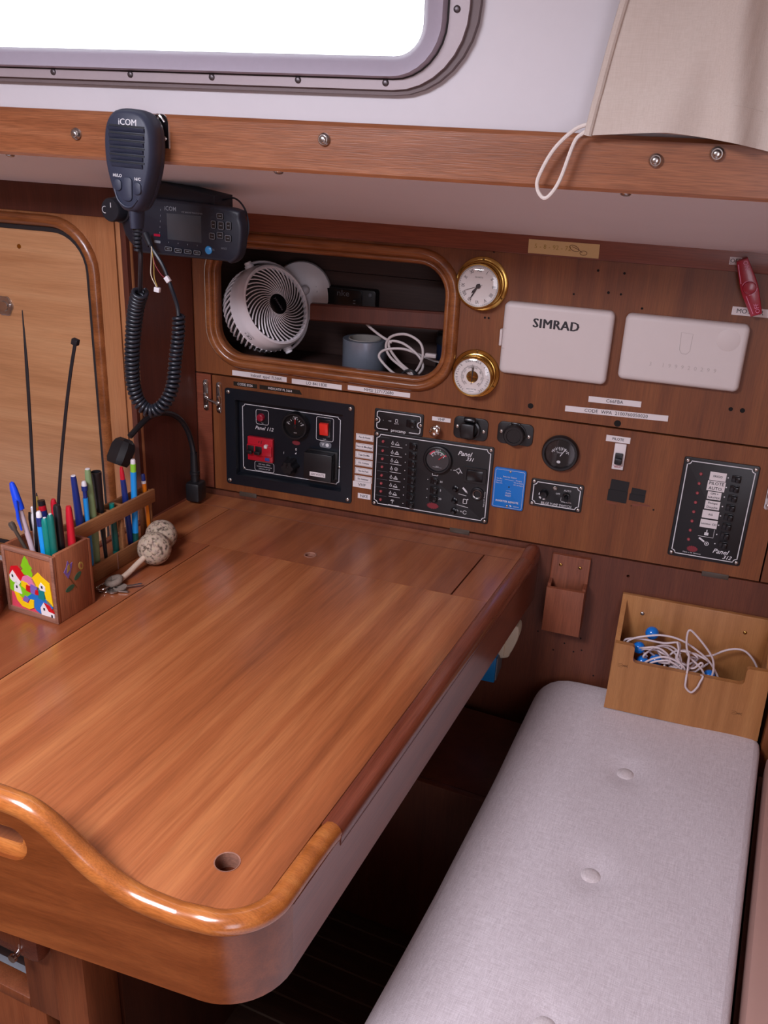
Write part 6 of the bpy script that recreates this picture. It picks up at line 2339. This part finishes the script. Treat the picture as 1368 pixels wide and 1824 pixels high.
pen('yellow_pencil', 'thin pencil with bare tip behind the black cable tie', 'pencil', (-0.876, -0.601, 0.932), (-0.872, -0.600, ZB), [(None, 'orange', [(0, 0), (0, 0.0035), (0.86, 0.0035), (0.86, 0)]), ('pencil_tip', 'gold_print', [(0.86, 0), (0.86, 0.0035), (0.97, 0.0014), (0.97, 0)]), ('pencil_lead', 'kprint', [(0.97, 0), (0.97, 0.0014), (1, 0.0008), (1, 0)])], 6)
pen('navy_marker', 'navy marker with red and black end at the back of the cup', 'marker', (-0.866, -0.603, 0.922), (-0.850, -0.600, ZB), [(None, 'navy', [(0, 0), (0, 0.0068), (0.90, 0.0062), (0.90, 0)]), ('red_band', 'redp', [(0.90, 0), (0.90, 0.0062), (0.95, 0.006), (0.95, 0)]), ('end_plug', 'blackp', [(0.95, 0), (0.95, 0.0060), (1, 0.0058), (1, 0)])])
pen('blue_pencil', 'bright blue mechanical pencil with white eraser at the front of the cup', 'pencil', (-0.8205, -0.655, 0.932), (-0.818, -0.653, ZB), [(None, 'sky', [(0, 0), (0.02, 0.002), (0.12, 0.0050), (0.86, 0.0050), (0.86, 0)]), ('navy_band', 'navy', [(0.86, 0), (0.86, 0.0052), (0.945, 0.0052), (0.945, 0)]), ('eraser', 'whitep', [(0.945, 0), (0.945, 0.0046), (0.985, 0.0042), (1, 0.0026), (1, 0)])])
for nm, t, b, l in (('a', (-0.8105, -0.6545, 0.9230), (-0.8085, -0.6530, ZB), 'left one of two teal markers at the front of the cup'), ('b', (-0.8005, -0.6525, 0.9305), (-0.7990, -0.6510, ZB), 'right and slightly taller of two teal markers in the cup')):
    pen('teal_marker', l, 'marker', t, b, [(None, 'teal' if nm == 'a' else 'teal2', [(0, 0), (0, 0.0054), (0.60, 0.0054), (0.605, 0.0058), (0.95, 0.0056), (0.985, 0.0045), (1, 0.003), (1, 0)]), ('end_pip', 'whitep', [(0.985, 0.003), (1.004, 0.0022), (1.004, 0)])])
pen('red_pen', 'slim red pen at the back of the cup between teal and black markers', 'pen', (-0.841, -0.602, 0.929), (-0.846, -0.600, ZB), [(None, 'redp', [(0, 0), (0, 0.0050), (0.96, 0.0048), (1, 0.003), (1, 0)])])
pen('black_marker', 'black marker right of the teal markers in the cup', 'marker', (-0.8055, -0.632, 0.937), (-0.8065, -0.630, ZB), [(None, 'blackp', [(0, 0), (0, 0.0064), (0.97, 0.0062), (1, 0.0050), (1, 0)]), ('grey_foot', 'gprint', [(0.48, 0.0062), (0.50, 0.0069), (0.58, 0.0069), (0.585, 0.0062)])])
pen('red_marker', 'crimson marker at the right corner of the cup', 'marker', (-0.7975, -0.616, 0.931), (-0.7990, -0.616, ZB), [(None, 'redp', [(0, 0), (0, 0.0062), (0.55, 0.0066), (0.88, 0.0058), (0.96, 0.0050), (1.0, 0.004), (1, 0)])])


def cable_tie(label, pts, head, taper, group):
    base = B(*pts[0])
    W_ = [B(*p) for p in pts]
    m = MB(Matrix.Translation(-base))
    c = catmull(W_, 6)
    n = len(c)
    m.tube(c, [0.0026 if not taper else 0.0026 * (1 - max(0, (i / n - 0.75) / 0.25) * 0.8) for i in range(n)], 8, sy=0.6, up=(0.3, -1, 0))
    o = m.build('cable_tie', 'blackp', loc=base, label=label, cat='cable tie', group=group)
    if head:
        p = W_[-1]
        m = MB(frame(p - base, W_[-1] - W_[-2], (1, 0, 0)))
        m.box2((-0.0048, -0.004, -0.002), (0.0048, 0.004, 0.007), 0.001)
        m.box2((-0.003, -0.0045, 0.0055), (0.003, -0.003, 0.0075))
        m.build('tie_head', 'blackp', o)


cable_tie('long black cable tie with pointed end, left of the two standing in the cup', [(-0.851, -0.640, 0.770), (-0.849, -0.640, 0.849), (-0.8405, -0.640, 0.960), (-0.832, -0.640, 1.078), (-0.827, -0.640, 1.16), (-0.824, -0.640, 1.233)], False, True, 'cable ties in the pen cup')
cable_tie('black cable tie with square head on top, right of the two', [(-0.825, -0.622, 0.785), (-0.820, -0.617, 0.905), (-0.808, -0.615, 0.985), (-0.787, -0.615, 1.079), (-0.770, -0.615, 1.145), (-0.7565, -0.615, 1.190)], True, False, 'cable ties in the pen cup')
RU = -0.8465
ZR = 0.7705
pen('navy_pen', 'thick navy marker, first in the pen rack next to the cup', 'marker', (-0.8475, -0.547, 0.949), (RU, -0.538, ZR), [(None, 'navy', [(0, 0), (0, 0.0055), (0.40, 0.0065), (0.55, 0.0068), (0.97, 0.0048), (1, 0.0042), (1, 0)]), ('end_dot', 'whitep', [(1, 0.0040), (1.006, 0.0036), (1.006, 0)])])
pen('slim_blue_pencil', 'slim blue mechanical pencil with white eraser in the rack beside the navy marker', 'pencil', (-0.8430, -0.529, 0.935), (-0.8410, -0.5305, ZR), [(None, 'lightblue', [(0, 0), (0.04, 0.003), (0.10, 0.0042), (0.82, 0.0045), (0.82, 0)]), ('navy_clip', 'navy', [(0.82, 0), (0.82, 0.0036), (0.90, 0.0036), (0.90, 0.0052), (0.95, 0.0052), (0.95, 0)]), ('eraser', 'whitep', [(0.95, 0), (0.95, 0.0046), (0.985, 0.0042), (1, 0.0028), (1, 0)])])
pen('green_marker', 'tall olive green marker standing in the rack', 'marker', (-0.8475, -0.513, 0.950), (RU, -0.5100, ZR), [(None, 'olive', [(0, 0), (0, 0.0050), (0.30, 0.0070), (0.50, 0.0078), (0.75, 0.0072), (0.98, 0.0050), (1, 0.0042), (1, 0)]), ('end_dot', 'whitep', [(1, 0.0042), (1.006, 0.0038), (1.006, 0)])])
pen('black_felt_pen', 'black marker with wide flat cap end beside the olive marker in the rack', 'marker', (-0.8500, -0.4915, 0.938), (-0.8470, -0.4870, ZR + 0.002), [(None, 'blackp', [(0, 0), (0, 0.0030), (0.25, 0.0040), (0.42, 0.0050), (0.45, 0.0062), (0.55, 0.0064), (0.96, 0.0090), (0.97, 0.0094), (1, 0.0094), (1, 0.0078), (0.9, 0.007), (0.9, 0)])])
pen('short_teal_pen', 'short teal green pen low in the middle of the rack', 'pen', (-0.8465, -0.4630, 0.871), (RU, -0.4600, ZR), [(None, 'tealdark', [(0, 0), (0, 0.0055), (0.30, 0.0060), (0.86, 0.0050), (0.86, 0)]), ('teal_end', 'teal', [(0.86, 0), (0.86, 0.0048), (1, 0.0046), (1, 0)]), ('foot_cap', 'teal', [(-0.001, 0), (-0.001, 0.0058), (0.06, 0.0062), (0.10, 0.0060)])])
pen('purple_pen', 'slim dark violet pen with red tip in the rack behind the lamp head', 'pen', (-0.8510, -0.4260, 0.926), (-0.8490, -0.4170, ZR), [(None, 'navy', [(0, 0), (0, 0.0050), (0.55, 0.0058), (0.85, 0.0046), (0.85, 0)]), ('red_tip', 'redp', [(0.85, 0), (0.85, 0.0044), (0.95, 0.0038), (1, 0.0022), (1, 0)])])
pen('lime_topped_pencil', 'blue pencil with lime green top in the rack', 'pencil', (-0.8425, -0.4040, 0.935), (-0.8415, -0.4130, ZR), [(None, 'lightblue', [(0.16, 0), (0.16, 0.0056), (0.86, 0.0056), (0.86, 0)]), ('dark_foot', 'tealdark', [(0, 0), (0.0, 0.0054), (0.16, 0.0057), (0.16, 0)]), ('lime_collar', 'lime', [(0.86, 0), (0.86, 0.0052), (0.95, 0.0052), (0.95, 0)]), ('eraser', 'whitep', [(0.95, 0), (0.95, 0.0046), (0.99, 0.0044), (1, 0.0034), (1, 0)])])
pen('orange_pencil', 'orange pencil with dark rubber end, last in the rack', 'pencil', (-0.8450, -0.3770, 0.898), (-0.8420, -0.3705, ZR), [(None, 'orange', [(0, 0), (0.06, 0.0038), (0.86, 0.0040), (0.86, 0)]), ('white_band', 'whitep', [(0.86, 0), (0.86, 0.0042), (0.90, 0.0042), (0.90, 0)]), ('rubber', 'navy', [(0.90, 0), (0.90, 0.0038), (0.99, 0.0038), (1, 0.0030), (1, 0)])], 8)

# ================================================================== CORK KEYRING
kr = thing('cork_key_float', 'two cork balls on a short rope with keys lying on the table', 'key ring', (-0.832, -0.345, ZT))
KM = T(0.832, 0.345, -ZT)
for x, y, r, n in ((-0.8290, -0.344, 0.0300, 0), (-0.8490, -0.2880, 0.0290, 1)):
    m = MB(KM)
    m.sphere((x, y, ZT + r), r, 36)
    m.build('cork_ball', 'cork', kr)
m = MB(KM)
m.tube(catmull([(-0.8330, -0.366, ZT + 0.024), (-0.8370, -0.388, ZT + 0.017), (-0.8400, -0.412, ZT + 0.010), (-0.8420, -0.438, ZT + 0.007)], 6), 0.0052, 12)
m.build('rope', 'rope', kr)
m = MB(KM)
m.tube(catmull([(-0.8400, -0.432, ZT + 0.008), (-0.8500, -0.443, ZT + 0.011), (-0.8520, -0.455, ZT + 0.009), (-0.8420, -0.459, ZT + 0.010), (-0.8340, -0.450, ZT + 0.013), (-0.8390, -0.441, ZT + 0.015), (-0.8480, -0.449, ZT + 0.014)], 7), 0.0058, 12)
m.build('rope_knot', 'rope_dirty', kr)
m = MB(KM)
m.tube([(-0.8515 + 0.013 * cos(a), -0.462 + 0.014 * sin(a), ZT + 0.0035 + 0.002 * sin(a)) for a in [2 * PI * k / 28 for k in range(28)]], 0.0014, 8, True)
m.tube([(-0.8545 + 0.012 * cos(a), -0.4655 + 0.013 * sin(a), ZT + 0.006 + 0.003 * cos(a)) for a in [2 * PI * k / 28 for k in range(28)]], 0.0014, 8, True)
m.build('split_ring', 'chrome', kr)
KF = Matrix.Translation((0.832, 0.345, -ZT)) @ Matrix.Translation((-0.8300, -0.4555, ZT + 0.004)) @ RZ(math.radians(38)) @ RY(math.radians(-4))
m = MB(KF)
m.plate([(0.012, -0.0028), (0.036, -0.0026), (0.0385, 0.0), (0.036, 0.0012), (0.033, 0.0022), (0.030, 0.0012), (0.027, 0.0024), (0.023, 0.0012), (0.019, 0.0026), (0.012, 0.0028)], 0.0, 0.0016)
m.build('key_blade', 'steel', kr)
m = MB(KF)
m.ring(circ(0.0115, 20, 0.002, 0), circ(0.0035, 20, -0.004, 0), 0.0, 0.0022)
m.build('key_bow', 'rope_dirty', kr)
KF2 = Matrix.Translation((0.832, 0.345, -ZT)) @ Matrix.Translation((-0.8360, -0.4650, ZT + 0.002)) @ RZ(math.radians(15))
m = MB(KF2)
m.ring(circ(0.0110, 20), circ(0.0035, 20, -0.005, 0), 0.0, 0.0020)
m.plate([(0.010, -0.003), (0.026, -0.0028), (0.028, 0), (0.024, 0.0018), (0.020, 0.001), (0.016, 0.0026), (0.010, 0.003)], 0.0, 0.0018)
m.build('small_key', 'steel', kr)

# ================================================================== CURTAIN
ct = thing('linen_curtain', 'beige linen curtain tied back at the upper right of the cabin side', 'curtain', (0.0, -0.505, 1.495))
NX, NZ = 48, 44


def cpt(s, t, off=0.0):
    """s across 0..1, t up 0..1"""
    zb = 1.4935 + 0.0075 * sin(min(1, s * 1.9) * PI) * (1 if s < 0.53 else 0) - min(0.024, 0.070 * max(0, s - 0.17) ** 1.1)
    z = zb + (1.868 - zb) * t
    xl_ = -0.1335 + 0.070 * t - 0.003 * sin(min(1, t * 1.65) * PI)
    hem = t < 0.092
    t = min(1.0, t * 1.65)
    x = xl_ + (0.36 - xl_) * s
    y = -0.497 - 0.010 * s - 0.013 * sin(s * 10 + t * 2.2 + 0.5) * (0.30 + 0.70 * t) - 0.020 * math.exp(-((s - 0.31 + 0.10 * t) / 0.035) ** 2) + 0.006 * math.exp(-((s - 0.37 + 0.06 * t) / 0.03) ** 2) - 0.010 * math.exp(-((s - 0.16 - 0.12 * t) / 0.06) ** 2) - 0.014 * math.exp(-((s - 0.78) / 0.10) ** 2)
    if hem:
        y -= 0.003
    return (x, y + off, z)


m = MB(T(0, 0.505, -1.495))
front = [[cpt(i / NX, j / NZ) for i in range(NX + 1)] for j in range(NZ + 1)]
back = [[cpt(i / NX, j / NZ, 0.004) for i in range(NX + 1)] for j in range(NZ + 1)]
loops = [front[j] + list(reversed(back[j])) for j in range(NZ + 1)]
m.loft(loops, True, True)
m.build('cloth', 'curtain', ct, ang=70)
m = MB(T(0, 0.505, -1.495))
m.tube([Vector(cpt(i / NX, 0.0925)) + Vector((0, -0.0010, 0)) for i in range(NX + 1)], 0.0016, 6)
m.build('hem_seam', 'curtain', ct)
m = MB(T(0, 0.505, -1.495))
m.tube([Vector(cpt(0, j / NZ)) + Vector((-0.001, 0, 0)) for j in range(NZ + 1)], 0.0046, 10)
m.build('rolled_edge', 'curtain', ct)
m = MB(T(0, 0.505, -1.495))
m.tube(catmull([(-0.133, -0.500, 1.506), (-0.150, -0.500, 1.499), (-0.171, -0.500, 1.477), (-0.185, -0.498, 1.448), (-0.1855, -0.497, 1.434), (-0.178, -0.497, 1.4245), (-0.170, -0.498, 1.428), (-0.160, -0.499, 1.446), (-0.149, -0.500, 1.485), (-0.141, -0.500, 1.495), (-0.131, -0.500, 1.501)], 6), 0.0023, 8)
m.build('tie_loop', 'cord_white', ct)

# ================================================================== UNDER THE TABLE END
bkt = thing('wall_clip', 'cream plastic clip on the wall under the far end of the table', 'clip', (-0.226, -0.002, 0.520))
m = wmb()
m.plate([(p.x, p.y) for p in catmull([(-0.022, 0.0, 0), (0.0, 0.0, 0), (0.006, 0.012, 0), (0.010, 0.022, 0), (0.018, 0.050, 0), (0.017, 0.072, 0), (0.008, 0.076, 0), (-0.012, 0.070, 0), (-0.022, 0.050, 0)], 4, True)], 0.002, 0.034, bev=0.004)
m.build('clip_body', 'white_plastic', bkt)
m = wmb()
m.box2((-0.0285, 0.004, 0.002), (-0.006, 0.040, 0.041), 0.003)
m.build('clip_jaw', 'white_plastic', bkt)
m = MB()
m.box2((-0.034, -0.045, 0.0), (0.026, 0.018, 0.058), 0.002)
pkx = m.build('blue_packet', 'pack_blue', loc=(-0.268, -0.020, 0.4745), label='small blue packet tucked under the far end of the table', cat='packet')
m = MB()
m.box2((0.0262, -0.040, 0.004), (0.0285, 0.014, 0.054))
m.build('packet_flap', 'gprint', pkx)
